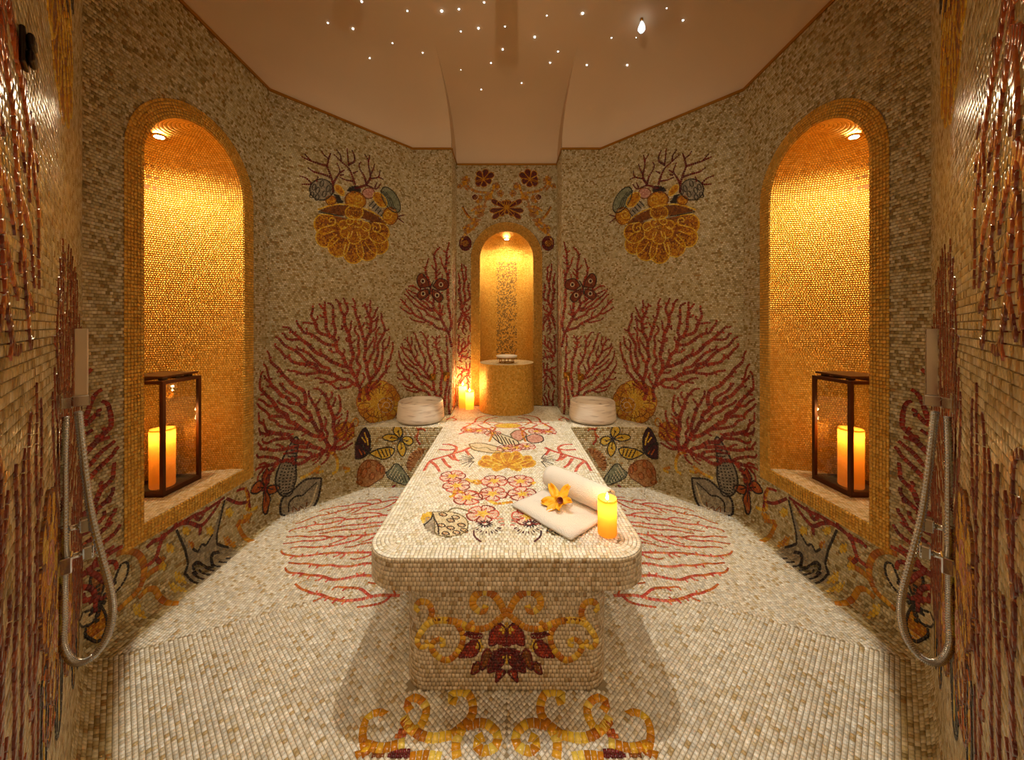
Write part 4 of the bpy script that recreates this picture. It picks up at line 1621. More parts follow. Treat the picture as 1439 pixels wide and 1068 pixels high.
walls = {}
for k in range(6):
    for side, sn in ((1, 'left'), (-1, 'right')):
        if k == 0 and side == -1:
            continue
        w = wall_bed(k, side)
        walls[w.name] = w
        bag = Bag()
        wall_tiles(k, side, bag)
        if k == 4:
            gb = Bag()
            gold_frame_side(side, gb)
            o = build_bag(gb, 'gold_border', w)
            gb = Bag()
            V, Fc = apse(gb, -2.0, NY, NA, NB, NSILL, NSPR, 'x', side)
            lin_ = pymesh('niche_lining', V, Fc, M_GROUTG, w)
            build_bag(gb, 'gold_tesserae', w)
            # sill
            sb = Bag()
            g = grid(-2.0 - NB, -2.0, NY - NA, NY + NA, 0.018, 0.018)
            cc = g.mean(1)
            kp = ((cc[:, 0] + 2.0) / NB) ** 2 + ((cc[:, 1] - NY) / NA) ** 2 < 1.0
            g = g[kp]
            sb.add(np.stack([g[..., 0] * side, g[..., 1], np.full_like(g[..., 0], NSILL)], -1), np.array([0, 0, 1.0]), 'sill')
            t = np.linspace(0, PI, 33)
            pymesh('niche_sill', [((-2.0 - NB * math.sin(x)) * side, NY + NA * math.cos(x), NSILL) for x in t], [tuple(range(33))], M_GROUTW, w)
            build_bag(sb, 'sill_tesserae', w)
        if k == 0:
            gb = Bag()
            tg = 0.0165
            for x0, x1 in ((-RA - RFR, -RA), (RA, RA + RFR)):
                g = grid(x0, x1, ZT, RSPR, tg, tg * 1.1, stagger=0)
                gb.add(np.stack([g[..., 0], np.full_like(g[..., 0], 4.3), g[..., 1]], -1), np.array([0, -1.0, 0]), 'gold', 0.75, 0.006)
            nr = round(RFR / tg)
            for r in range(nr):
                r0, r1 = RA + RFR * r / nr + .001, RA + RFR * (r + 1) / nr - .001
                n = round(PI * r0 / tg)
                e = np.linspace(0, PI, n + 1)
                gp = 0.0011 / r0
                t = np.stack([e[:-1] + gp, e[1:] - gp, e[1:] - gp, e[:-1] + gp], 1)
                rr = np.broadcast_to(np.array([r0, r0, r1, r1]), t.shape)
                gb.add(np.stack([rr * np.cos(t), np.full_like(t, 4.3), RSPR + rr * np.sin(t)], -1), np.array([0, -1.0, 0]), 'gold', 0.75, 0.006)
            build_bag(gb, 'gold_border', w)
            gb = Bag()
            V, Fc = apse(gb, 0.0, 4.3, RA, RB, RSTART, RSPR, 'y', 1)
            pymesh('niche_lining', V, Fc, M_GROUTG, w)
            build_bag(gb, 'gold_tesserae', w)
        build_bag(bag, 'tesserae', w, singles=300 if k == 5 else 0)
        add_motifs(w.name, w)

# ---- floor: rows of tesserae run parallel to every wall and meet on the bisectors
fl = pymesh('floor', [(-2.1, -1.6, 0), (2.1, -1.6, 0), (2.1, 4.4, 0), (-2.1, 4.4, 0)], [(0, 1, 2, 3)], M_GROUTW)
fl['kind'] = 'structure'
bag = Bag()
lines = [(P[3], SEG_D[3], SEG_N[3], RC), (P[4], SEG_D[4], SEG_N[4], RC), (P[5], SEG_D[5], SEG_N[5], RC),
         (np.array([-0.45, BENCH_Y]), np.array([-1.0, 0.0]), np.array([0.0, -1.0]), 0.0)]
FT = 0.0168
for i, (a, d, n, o0) in enumerate(lines):
    rows = []
    for r in range(140):
        d0 = o0 + r * FT
        off = rng.uniform(0, 1)
        t = (np.arange(-75, 175) + off) * FT + rng.normal(0, 0.0009, 250)
        l0, l1 = t[:-1] + .0011, t[1:] - .0011
        q = np.stack([np.stack([l0, np.full_like(l0, d0 + .0011)], 1), np.stack([l1, np.full_like(l0, d0 + .0011)], 1),
                      np.stack([l1, np.full_like(l0, d0 + FT - .0011)], 1), np.stack([l0, np.full_like(l0, d0 + FT - .0011)], 1)], 1)
        xy = a + d * q[..., :1] + n * q[..., 1:]
        ctr = xy.mean(1)
        own = (ctr - a) @ n - o0
        ok = (ctr[:, 0] < 0.0) & (ctr[:, 1] > 0.38) & (ctr[:, 1] < 3.5)
        for j, (a2, d2, n2, o2) in enumerate(lines):
            if j != i:
                dd = (ctr - a2) @ n2 - o2
                ok &= (dd >= own - 1e-6)
        ok &= ~((np.abs(ctr[:, 0]) < BAS_HW - .01) & (ctr[:, 1] > BAS_Y0 - .0))
        ok &= ~((np.abs(ctr[:, 0]) < BAS_HW + .002) & (ctr[:, 1] > BAS_Y0 + BAS_R))
        if ok.any():
            rows.append(xy[ok])
    if not rows:
        continue
    xy = np.concatenate(rows)
    xy = xy[~cutmask('floor', xy.mean(1))]
    for side in (1, -1):
        c = np.concatenate([xy * np.array([side, 1.0]), np.zeros(xy.shape[:2] + (1,))], 2)
        bag.add(c, np.array([0, 0, 1.0]), 'floor')
build_bag(bag, 'tesserae', fl, singles=300)
add_motifs('floor', fl)


# ---- ceiling: plaster coves springing from the cornice, flat in the middle
def prof(d):
    return ZC + (ZTOP - ZC) * math.sqrt(max(0.0, 1 - (1 - min(1.0, d / 0.9)) ** 2))


OCT = [tuple(p) for p in P[3:7]] + [(-p[0], p[1]) for p in P[3:7][::-1]]


def offset_poly(poly, d):
    n = len(poly)
    out = []
    for i in range(n):
        p0, p1, p2 = (np.array(poly[j % n]) for j in (i - 1, i, i + 1))
        e0, e1 = (p1 - p0) / np.linalg.norm(p1 - p0), (p2 - p1) / np.linalg.norm(p2 - p1)
        n0, n1 = np.array([-e0[1], e0[0]]), np.array([-e1[1], e1[0]])
        b = (n0 + n1)
        b = b / (1 + n0 @ n1)
        out.append(p1 + b * d)
    return out


bm = bmesh.new()
rings = []
for dd in (0, .02, .05, .1, .17, .26, .36, .48, .62, .76, .9):
    rings.append([bm.verts.new((q[0], q[1], prof(dd))) for q in offset_poly(OCT, dd)])
for r0, r1 in zip(rings[:-1], rings[1:]):
    for i in range(8):
        bm.faces.new((r0[i], r0[(i + 1) % 8], r1[(i + 1) % 8], r1[i]))
bm.faces.new(rings[-1])
for x in (-0.62, 0.62):
    geom = list(bm.verts) + list(bm.edges) + list(bm.faces)
    bmesh.ops.bisect_plane(bm, geom=geom, plane_co=(x, 0, 0), plane_no=(1, 0, 0))
geom = list(bm.verts) + list(bm.edges) + list(bm.faces)
bmesh.ops.bisect_plane(bm, geom=geom, plane_co=(0, 3.02, 0), plane_no=(0, 1, 0))
dele = [fc for fc in bm.faces if abs(fc.calc_center_median().x) < 0.62 and fc.calc_center_median().y > 3.02]
bmesh.ops.delete(bm, geom=dele, context='FACES')
ys = np.linspace(4.3, 3.02, 30)
ys = np.unique(np.concatenate([ys, 4.3 - np.array([0, .02, .05, .1, .17, .26])]))[::-1]
rowa = [(bm.verts.new((-0.62, y, prof(4.3 - y))), bm.verts.new((0.62, y, prof(4.3 - y)))) for y in ys]
for r0, r1 in zip(rowa[:-1], rowa[1:]):
    bm.faces.new((r0[0], r0[1], r1[1], r1[0]))
for x in (-0.62, 0.62):
    for y0, y1 in zip(ys[:-1], ys[1:]):
        lo0 = prof(3.92 - y0) if y0 <= 3.92 else ZC
        lo1 = prof(3.92 - y1) if y1 <= 3.92 else ZC
        v = [bm.verts.new(q) for q in ((x, y0, lo0), (x, y1, lo1), (x, y1, prof(4.3 - y1)), (x, y0, prof(4.3 - y0)))]
        bm.faces.new(v)
ceil = bmobj('ceiling', bm, M_PLASTER, None, True)
ceil['kind'] = 'structure'


def ceil_z(x, y):
    if abs(x) < 0.62 and y > 3.02:
        return prof(4.3 - y)
    d = 9.0
    n = len(OCT)
    for i in range(n):
        p0, p1 = np.array(OCT[i]), np.array(OCT[(i + 1) % n])
        e = (p1 - p0) / np.linalg.norm(p1 - p0)
        d = min(d, (np.array([x, y]) - p0) @ np.array([-e[1], e[0]]))
    return prof(max(0.0, d))


# ---- gold fillet along the cornice
tn = 0
for k in range(6):
    for side in (1, -1):
        a, b = P[k], P[k + 1]
        n = SEG_N[k]
        h = 0.022
        V = []
        for q, e in ((a, 0), (b, 0)):
            for o in (0.0, 0.012):
                for z in (ZC - h, ZC):
                    V.append(((q[0] + n[0] * o) * side, q[1] + n[1] * o, z))
        F_ = [(0, 4, 5, 1), (2, 3, 7, 6), (0, 2, 6, 4), (1, 5, 7, 3), (0, 1, 3, 2), (4, 6, 7, 5)]
        tn += 1
        o = pymesh('trim_%d' % tn, V, F_, M_TRIM)
        o['kind'] = 'structure'

# ---- anteroom behind the doorway where the camera stands
x0, y0, xh, zh = 0.60, 0.382, 2.0, 2.6
for nm, V in (('wall_anteroom_front_left', [(-x0, y0, 0), (-xh, y0, 0), (-xh, y0, zh), (-x0, y0, zh)]),
              ('wall_anteroom_front_right', [(x0, y0, 0), (xh, y0, 0), (xh, y0, zh), (x0, y0, zh)]),
              ('wall_anteroom_left', [(-xh, y0, 0), (-xh, -1.5, 0), (-xh, -1.5, zh), (-xh, y0, zh)]),
              ('wall_anteroom_right', [(xh, y0, 0), (xh, -1.5, 0), (xh, -1.5, zh), (xh, y0, zh)]),
              ('wall_anteroom_back', [(-xh, -1.5, 0), (xh, -1.5, 0), (xh, -1.5, zh), (-xh, -1.5, zh)]),
              ('ceiling_anteroom', [(-xh, y0, zh), (xh, y0, zh), (xh, -1.5, zh), (-xh, -1.5, zh)]),
              ('wall_lintel', [(-x0, y0, zh), (x0, y0, zh), (x0, y0, ZC), (-x0, y0, ZC)])):
    o = pymesh(nm, V, [(0, 1, 2, 3)], M_HALL)
    o['kind'] = 'structure'


# ================================================================== the table in the middle
def round_path(hw, y0, r, y1):
    """outline of a round-cornered tongue open at the back: arc length -> point, outward normal"""
    L1 = y1 - (y0 + r)
    La = PI * r / 2
    Lf = 2 * (hw - r)
    tot = 2 * L1 + 2 * La + Lf

    def pos(u, off=0.0):
        u = np.asarray(u, float)
        x = np.zeros_like(u)
        y = np.zeros_like(u)
        nx = np.zeros_like(u)
        ny = np.zeros_like(u)
        s1 = u < L1
        x[s1], y[s1], nx[s1] = -hw, (y1 - u)[s1], -1
        s2 = (u >= L1) & (u < L1 + La)
        t = (u - L1) / r
        x[s2] = (-hw + r - r * np.cos(t))[s2]
        y[s2] = (y0 + r - r * np.sin(t))[s2]
        nx[s2], ny[s2] = (-np.cos(t))[s2], (-np.sin(t))[s2]
        s3 = (u >= L1 + La) & (u < L1 + La + Lf)
        x[s3] = (-hw + r + (u - L1 - La))[s3]
        y[s3], ny[s3] = y0, -1
        s4 = (u >= L1 + La + Lf) & (u < L1 + 2 * La + Lf)
        t4 = (u - L1 - La - Lf) / r
        x[s4] = (hw - r + r * np.sin(t4))[s4]
        y[s4] = (y0 + r - r * np.cos(t4))[s4]
        nx[s4], ny[s4] = np.sin(t4)[s4], (-np.cos(t4))[s4]
        s5 = u >= L1 + 2 * La + Lf
        x[s5], y[s5], nx[s5] = hw, (y0 + r + (u - L1 - 2 * La - Lf))[s5], 1
        off = np.broadcast_to(off, u.shape)
        return np.stack([x - nx * off, y - ny * off], -1), np.stack([nx, ny], -1)
    return pos, tot


def tongue(name, hw, y0, r, y1, z0, z1, mat, parent):
    pos, tot = round_path(hw, y0, r, y1)
    u = np.unique(np.concatenate([[0, tot], np.linspace(0, tot, 160)]))
    q, _ = pos(np.minimum(u, tot - 1e-6))
    n = len(q)
    V = [(x, y, z0) for x, y in q] + [(x, y, z1) for x, y in q]
    F_ = [(i, i + 1, n + i + 1, n + i) for i in range(n - 1)] + [tuple(range(n, 2 * n)), tuple(range(n))[::-1], (n - 1, 0, n, 2 * n - 1)]
    return pymesh(name, V, F_, mat, parent)


tbl = empty('mosaic_table', (0, 2.6, 0))
tag(tbl, 'long mosaic-tiled massage slab with rounded corners in the middle of the room', 'table')


def under(parent, o):
    """keep world placement when the parent empty stands elsewhere"""
    o.matrix_parent_inverse = Matrix.Translation(-Vector(parent.location)) if parent.rotation_euler.z == 0 else parent.matrix_world.inverted()


TY1 = 4.26
slab = tongue('slab', TBL_HW, TBL_Y0, TBL_R, TY1, ZT - TBL_TH, ZT, M_GROUT, tbl)
base = tongue('base', BAS_HW, BAS_Y0, BAS_R, 3.9, 0.0, ZT - TBL_TH, M_GROUT, tbl)
sbag, bbag, tbag = Bag(), Bag(), Bag()
pos, tot = round_path(TBL_HW, TBL_Y0, TBL_R, TY1)
g = grid(0, tot, ZT - TBL_TH, ZT, 0.0168, 0.0192, jit=0.001)
q, nn = pos(np.minimum(g[..., 0], tot - 1e-6))
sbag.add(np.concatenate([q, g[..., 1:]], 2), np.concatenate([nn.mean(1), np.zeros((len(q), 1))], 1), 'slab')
RT = 0.0176
for r in range(5):
    g = grid(0, tot, r * RT, (r + 1) * RT, RT, RT)
    q, nn = pos(np.minimum(g[..., 0], tot - 1e-6), g[..., 1])
    k = ~cutmask('top', q.mean(1))
    q = q[k]
    tbag.add(np.concatenate([q, np.full(q.shape[:2] + (1,), ZT)], 2), np.array([0, 0, 1.0]), 'table')
ins = 5 * RT
g = grid(-TBL_HW + ins, TBL_HW - ins, TBL_Y0 + ins, TY1, RT, RT)
posi, toti = round_path(TBL_HW - ins, TBL_Y0 + ins, TBL_R - ins + 0.001, TY1)
pi_, _ = posi(np.linspace(0, toti - 1e-6, 200))
ctr = g.mean(1)
k = inside(pi_, ctr) & ~cutmask('top', ctr)
g = g[k]
tbag.add(np.concatenate([g, np.full(g.shape[:2] + (1,), ZT)], 2), np.array([0, 0, 1.0]), 'table')
posb, totb = round_path(BAS_HW, BAS_Y0, BAS_R, 3.9)
g = grid(0, totb, 0.0, ZT - TBL_TH, 0.0168, 0.0190, jit=0.001)
q, nn = posb(np.minimum(g[..., 0], totb - 1e-6))
c = np.concatenate([q, g[..., 1:]], 2)
ctr = c.mean(1)
k = ~(cutmask('tfront', ctr[:, [0, 2]]) & (ctr[:, 1] < BAS_Y0 + 0.01))
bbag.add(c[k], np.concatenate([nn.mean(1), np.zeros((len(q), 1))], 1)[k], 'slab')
build_bag(tbag, 'top_tesserae', slab, singles=0)
build_bag(sbag, 'side_tesserae', slab, singles=300)
build_bag(bbag, 'side_tesserae', base, singles=0)
add_motifs('top', slab)
add_motifs('tfront', base)
for o in (slab, base):
    o.matrix_parent_inverse = Matrix.Translation((0, -2.6, 0))

# ================================================================== side benches
for side, sn, lb in ((1, 'left', 'low mosaic ledge with butterflies, on the side of the twin candles'),
                     (-1, 'right', 'low mosaic ledge with butterflies, on the side of the rolled towel')):
    xe = -(1.056 + 0.944 * (3.92 - BENCH_Y) / 0.98) + 0.004
    plan = [(-0.622, BENCH_Y), (-0.622, 3.915), (-1.052, 3.915), (xe, BENCH_Y)]
    V = [(x * side, y, z) for z in (0.0, ZB) for x, y in plan]
    F_ = [(0, 1, 2, 3), (4, 5, 6, 7), (0, 1, 5, 4), (1, 2, 6, 5), (2, 3, 7, 6), (3, 0, 4, 7)]
    bn = empty('tiled_bench', (-0.9 * side, 3.7, 0))
    tag(bn, lb, 'bench')
    body = pymesh('body', V, F_, M_GROUT, bn)
    bag = Bag()
    g = grid(xe, -0.622, 0.0, ZB, TILE, TILE)
    k = ~cutmask('bench', g.mean(1))
    g = g[k]
    bag.add(np.stack([g[..., 0] * side, np.full_like(g[..., 0], BENCH_Y), g[..., 1]], -1), np.array([0, -1.0, 0]), 'wall')
    g = grid(BENCH_Y, 3.9, 0.0, ZT - TBL_TH, TILE, TILE)
    bag.add(np.stack([np.full_like(g[..., 0], -0.622 * side), g[..., 0], g[..., 1]], -1), np.array([1.0 * side, 0, 0]), 'wall')
    g = grid(xe, -0.622, BENCH_Y, 3.915, TILE, TILE)
    cc = g.mean(1)
    k = (cc[:, 1] - BENCH_Y) < (cc[:, 0] - xe) * 0.98 / 0.944 - 0.005
    g = g[k]
    bag.add(np.stack([g[..., 0] * side, g[..., 1], np.full_like(g[..., 0], ZB)], -1), np.array([0, 0, 1.0]), 'table')
    inv = Matrix.Translation(-Vector(bn.location))
    body.matrix_parent_inverse = inv
    build_bag(bag, 'tesserae', body)
    add_motifs('bench_' + sn, body)

# ================================================================== gold plinth in the rear niche
PC, PR, PH = np.array([0.0, 4.09]), 0.315, 1.17
pl = empty('gold_plinth', (0, PC[1], ZT + 0.0045))
tag(pl, 'round gold mosaic column standing in the arched recess behind the table', 'plinth')
bed = lathe('drum', [(0, 0), (PR, 0), (PR, PH - ZT), (0, PH - ZT)], M_GROUTG, pl, 64, False)
bag = Bag()
g = grid(0, 2 * PI, 0.0, PH - ZT, 0.0158 / PR, 0.0158, gap=0.0, jit=0.002)
c = np.stack([PR * np.cos(g[..., 0]), PR * np.sin(g[..., 0]), g[..., 1]], -1)
ct = c.mean(1, keepdims=True)
bag.add(ct + (c - ct) * 0.9, ct[:, 0] * np.array([1, 1, 0]), 'gold', 0.8, 0.0025)
for r in range(19):
    r0, r1 = PR - (r + 1) * 0.0158, PR - r * 0.0158
    n = max(5, round(2 * PI * r1 / 0.0165))
    e = np.linspace(0, 2 * PI, n + 1)
    t = np.stack([e[:-1], e[1:], e[1:], e[:-1]], 1)
    rr = np.broadcast_to(np.array([r0, r0, r1, r1]), t.shape)
    c = np.stack([rr * np.cos(t), rr * np.sin(t), np.full_like(t, PH - ZT)], -1)
    ct = c.mean(1, keepdims=True)
    bag.add(ct + (c - ct) * 0.9, np.array([0, 0, 1.0]), 'sill', 0.15, 0.0025)
build_bag(bag, 'gold_tesserae', bed)

# ---- soap dish on the plinth
sd = empty('soap_dish', (0.0, 3.98, PH + 0.0085))
tag(sd, 'white round dish on a small wire stand on the gold column', 'soap dish')
lathe('dish', [(0, .062), (.105, .062), (.118, .070), (.120, .086), (.112, .088), (.10, .076), (0, .074)], M_WHITE, sd, 40)
tube('ring', [(.082 * math.cos(t), .082 * math.sin(t), .058) for t in np.linspace(0, 2 * PI, 33)], .005, M_BRASS, sd, 8)
tube('ring', [(.085 * math.cos(t), .085 * math.sin(t), .006) for t in np.linspace(0, 2 * PI, 33)], .005, M_BRASS, sd, 8)
for k in range(6):
    t = 2 * PI * k / 6 + .3
    tube('leg', [(.085 * math.cos(t), .085 * math.sin(t), .004), (.082 * math.cos(t), .082 * math.sin(t), .06)], .005, M_BRASS, sd, 8)

# ================================================================== marble basins and their taps
for side, lb in ((1, 'round veined marble basin on the ledge near the twin candles'),
                 (-1, 'round veined marble basin on the ledge on the rolled towel side')):
    b = lathe('marble_basin', [(0, 0), (.17, 0), (.228, .012), (.243, .03), (.243, .06), (.236, .14), (.228, .205), (.222, .213), (.214, .210), (.205, .18),
                               (.19, .06), (.15, .04), (0, .035)], M_MARBLE, None, 64)
    b.location = (-0.905 * side, 3.68, ZB + 0.0046)
    tag(b, lb, 'basin')
    wy = 3.92 - 0.004
    tp = empty('wall_tap', (-0.83 * side, wy, 0.99))
    tag(tp, 'brass wall tap with square plates above the ' + ('basin by the twin candles' if side == 1 else 'basin on the towel side'), 'tap')
    for dx, hh in ((0.0, 0.0), (0.155 * side, 0.02)):
        box('plate', (dx - .036, -.010, hh), (dx + .036, 0.0, hh + .072), M_BRASS, tp, .004)
    bm = bmesh.new()
    bm_box(bm, (-.020, -.055, .016), (.020, -.008, .056), .006)
    bm_box(bm, (-.008, -.075, .030), (.008, -.045, .085), .004)
    bmobj('handle', bm, M_BRASS, tp)
    dx = 0.155 * side
    sp = smooth_path([(dx, -.005, .05), (dx, -.06, .055), (dx, -.10, .045), (dx, -.115, .005)], 5)
    tube('spout', sp, .016, M_BRASS, tp, 12)


# ================================================================== candles
def candle(name, loc, r, h, label, group=None, glow=1.0, top=1.0):
    e = empty(name, loc)
    tag(e, label, 'candle', group)
    lathe('wax', [(0, 0), (r * .96, 0), (r, .006), (r, h - .012), (r * .985, h), (r * .90, h - .002), (r * .82, h - .016), (r * .4, h - .024), (0, h - .025)], M_WAX, e, 36)
    tube('wick', [(0, 0, h - .026), (.001, 0, h - .012), (.002, .001, h - .004)], .0018, M_WICK, e, 6)
    fl_ = [(0, -.010), (.006, -.002), (.0085, .006), (.006, .018), (.0025, .030), (0, .040)]
    k = max(.7, r / .05)
    lathe('flame', [(a * k, h - .006 + b * k * .85) for a, b in fl_], M_FLAME, e, 14)
    li = lamp('candle_glow', 'POINT', (0, 0, h - .038), glow, C_FLAME, .012)
    li.parent = e
    lt = lamp('candle_light', 'POINT', (0, 0, h + .05 * k), top, C_FLAME, .012)
    lt.parent = e
    return e


candle('pillar_candle', (0.473, 1.640, ZT + .0055), .044, .168, 'lit yellow pillar candle on the table beside the rolled towel', glow=0.55, top=0.8)
candle('pillar_candle', (-0.525, 4.17, ZT + .0055), .047, .275, 'taller of two lit pillar candles in the corner by the gold column', 'candles by the gold column', 4.0, 3.0)
candle('pillar_candle', (-0.435, 4.10, ZT + .0055), .050, .215, 'shorter of two lit pillar candles in the corner by the gold column', 'candles by the gold column', 4.0, 3.0)


# ================================================================== lanterns in the side niches
def lantern(side, label, clabel):
    W, H = 0.28, 0.735
    cx, cy = -2.312 * side, 2.342
    e = empty('glass_lantern', (cx, cy, NSILL + .003))
    tag(e, label, 'lantern')
    h = W / 2
    t = .011
    box('base_plate', (-h, -h, 0), (h, h, .012), M_BRONZE, e, .002)
    for sx in (-1, 1):
        for sy in (-1, 1):
            box('post', (sx * (h - t) - t, sy * (h - t) - t, .012), (sx * (h - t) + t, sy * (h - t) + t, H), M_BRONZE, e, .002)
    for sg in (-1, 1):
        for z0, z1, nm in ((.012, .034, 'bottom_rail'), (H - .022, H, 'top_rail')):
            box(nm, (-h + 2 * t, sg * (h - .009) - .008, z0), (h - 2 * t, sg * (h - .009) + .008, z1), M_BRONZE, e, .0015)
            box(nm, (sg * (h - .009) - .008, -h + 2 * t, z0), (sg * (h - .009) + .008, h - 2 * t, z1), M_BRONZE, e, .0015)
        box('pane', (-h + 2 * t, sg * (h - .010) - .0015, .034), (h - 2 * t, sg * (h - .010) + .0015, H - .022), M_GLASS, e)
        box('pane', (sg * (h - .010) - .0015, -h + 2 * t, .034), (sg * (h - .010) + .0015, h - 2 * t, H - .022), M_GLASS, e)
    for sx in (-1, 1):
        for sy in (-1, 0, 1):
            box('spacer', (sx * (h - .05) - .016, sy * (h - .05) - .016, H), (sx * (h - .05) + .016, sy * (h - .05) + .016, H + .018), M_DARK, e, .001)
    box('roof_plate', (-h + .012, -h + .012, H + .018), (h - .012, h - .012, H + .030), M_BRONZE, e, .002)
    candle('pillar_candle', (cx, cy, NSILL + .0155), .066, .385, clabel, 'candles inside the lanterns', 1.7, 1.0)


lantern(1, 'bronze-framed glass lantern in the gold niche by the hand shower with the white-painted reflection', 'tall lit candle inside the lantern by the hand shower with the white-painted reflection')
lantern(-1, 'bronze-framed glass lantern in the gold niche by the mirror-faced hand shower', 'tall lit candle inside the lantern by the mirror-faced hand shower')


# ================================================================== recessed spots at the crown of the niches
def niche_spot(loc, aim, label, energy):
    e = empty('niche_spotlight', loc)
    tag(e, label, 'spotlight')
    bez = lathe('bezel', [(.026, 0.004), (.026, -.006), (.040, -.008), (.042, -.002), (.036, .006), (.030, .010)], M_BRASS, e, 28)
    len_ = lathe('lens', [(0, .002), (.026, .002), (.026, -.003), (.018, -.006), (0, -.008)], M_BULB, e, 24)
    q = Vector((0, 0, -1)).rotation_difference(Vector(aim).normalized())
    for o in (bez, len_):
        o.rotation_mode = 'QUATERNION'
        o.rotation_quaternion = q
    l = lamp('niche_spot_light', 'SPOT', Vector(aim).normalized() * .02, energy, C_NICHE, .02, spot=math.radians(146), blend=0.8)
    l.rotation_mode = 'QUATERNION'
    l.rotation_quaternion = q
    l.parent = e


for side, lb in ((1, 'bright round spotlight at the crown of the niche by the hand shower with the white-painted reflection'),
                 (-1, 'bright round spotlight at the crown of the niche by the mirror-faced hand shower')):
    niche_spot((-(2.0 + NB * math.cos(1.05) - .012) * side, NY, NSPR + NA * math.sin(1.05) - .016), (.12 * side, 0, -1), lb, E_NICHE)
niche_spot((0, 4.3 + RB * math.cos(1.05) - .012, RSPR + RA * math.sin(1.05) - .016), (0, -.12, -1), 'bright round spotlight at the crown of the narrow niche over the gold column', E_REAR)

# ================================================================== added projectors and fill lamps (above and behind the frame)
pool = [tuple(p) for p in POOL] + [(-p[0], p[1]) for p in POOL[::-1]]
for (lx, ly, lz, _), where in zip(PROJ, ('over the side of the hand shower with the white-painted reflection', 'over the mirror-faced hand shower side', 'over the middle of the table')):
    dl = empty('added_projector', (lx, ly, lz))
    tag(dl, 'small added projector, out of view, its opening shaped to the light pool, ' + where, 'projector')
    dd = 0.09
    f = dd / lz
    ap = [((x - lx) * f, (y - ly) * f) for x, y in pool]
    n8 = len(ap)
    top = ceil_z(lx, ly) - lz
    V = [(x, y, -dd) for x, y in ap] + [(x * 1.5, y * 1.5, -dd) for x, y in ap] + [(x * 1.5, y * 1.5, .04) for x, y in ap]
    F_ = []
    for i in range(n8):
        j = (i + 1) % n8
        F_ += [(i, j, n8 + j, n8 + i), (n8 + i, n8 + j, 2 * n8 + j, 2 * n8 + i)]
    F_.append(tuple(range(2 * n8, 3 * n8)))
    pymesh('housing', V, F_, M_HOUSE, dl)
    tube('stem', [(0, 0, .04), (0, 0, top)], .012, M_DARK, dl, 12)
rl = empty('wall_spotlight', (0, 0.40, 3.30))  # fill spotlight added above the doorway, out of view
tag(rl, 'added brass fill spotlight, out of view above the doorway, turned to the back of the room', 'spotlight')
aim = (Vector((0, 3.9, 1.75)) - Vector((0, 0.46, 3.30))).normalized()
qa = Vector((0, 0, -1)).rotation_difference(aim)
lathe('rosette', [(0, -.02), (.05, -.018), (.05, .0), (0, .002)], M_BRASS, rl, 24).rotation_euler = (PI / 2, 0, 0)
tube('arm', [(0, -.01, 0), (0, .06, 0)], .009, M_BRASS, rl, 10)
sh = lathe('shade', [(.012, .05), (.02, .05), (.045, -.02), (.046, -.035), (.043, -.035), (.018, .045), (.012, .045)], M_BRASS, rl, 28)
bu = lathe('lens', [(0, -.012), (.03, -.012), (.03, -.018), (0, -.022)], emit('fill_lens', C_FILL_ROOM, 20.0), rl, 24)
l_ = lamp('fill_spot_light', 'SPOT', (0, 0, 0), E_FILL_ROOM, C_FILL_ROOM, .04, spot=math.radians(118), blend=0.7)
for o, d_ in ((sh, 0.0), (bu, 0.0), (l_, .045)):
    o.rotation_mode = 'QUATERNION'
    o.rotation_quaternion = qa
    o.location = Vector((0, .07, 0)) + aim * d_
    o.parent = rl
hl = empty('ceiling_lamp', (0, -0.75, 2.6))  # fill lamp added behind the camera
tag(hl, 'added round fill lamp in the anteroom behind the camera', 'lamp')
lathe('canopy', [(0, 0), (.09, 0), (.09, -.02), (.06, -.03), (0, -.03)], M_BRASS, hl, 28)
lathe('globe', [(.05, -.03), (.075, -.06), (.08, -.09), (.06, -.13), (0, -.15)], emit('fill_globe', C_FILL_HALL, 6.0), hl, 24)
ll = lamp('fill_light', 'POINT', (0, 0, -.22), E_FILL_HALL, C_FILL_HALL, .06)
ll.parent = hl


# ================================================================== star lights on the ceiling
def to_ceiling(px, py):
    r = ray(px, py)
    t = 1.5
    while t < 5:
        q = r * t
        if CAMZ + q[2] >= ceil_z(q[0], q[1]):
            break
        t += 0.004
    return q[0], q[1], ceil_z(q[0], q[1])


STARS = [(411, 2, 1.2), (338, 48, 1), (392, 61, 1.2), (509, 23, .9), (583, 23, 1.5), (620, 19, 1), (477, 92, .9), (428, 124, 1), (542, 113, .9), (624, 67, .8),
         (662, 60, 1.3), (674, 4, 1), (719, 56, .8), (714, 106, 1.2), (689, 135, .9), (783, 79, 1.3), (809, 33, .7), (886, 28, 1.5), (833, 110, .9), (816, 134, 1),
         (895, 139, 1.2), (948, 81, .8), (982, 140, 1.2), (1102, 43, 1.2), (755, 178, .9), (668, 192, .8), (1001, 80, .6), (1067, 17, .7), (624, 150, .5)]
star_me = None
for cx_, cy_, s in STARS:
    q = to_ceiling(240 + cx_ / 1.531, cy_ / 1.531)
    if star_me is None:
        o = lathe('ceiling_star_light', [(0, .004), (.0085, .002), (.0085, -.003), (.005, -.008), (0, -.010)], M_STAR, None, 10)
        star_me = o.data
    else:
        o = bpy.data.objects.new('ceiling_star_light', star_me)
        COL.objects.link(o)
    o.location = q
    o.scale = (s * .62,) * 3
    tag(o, 'tiny white star light set in the plaster ceiling', 'star light', 'star lights in the ceiling')
q = to_ceiling(240 + 1013 / 1.531, 40 / 1.531)
cr = empty('crystal_pendant', q)
tag(cr, 'glittering faceted crystal drop hanging among the ceiling star lights', 'crystal')
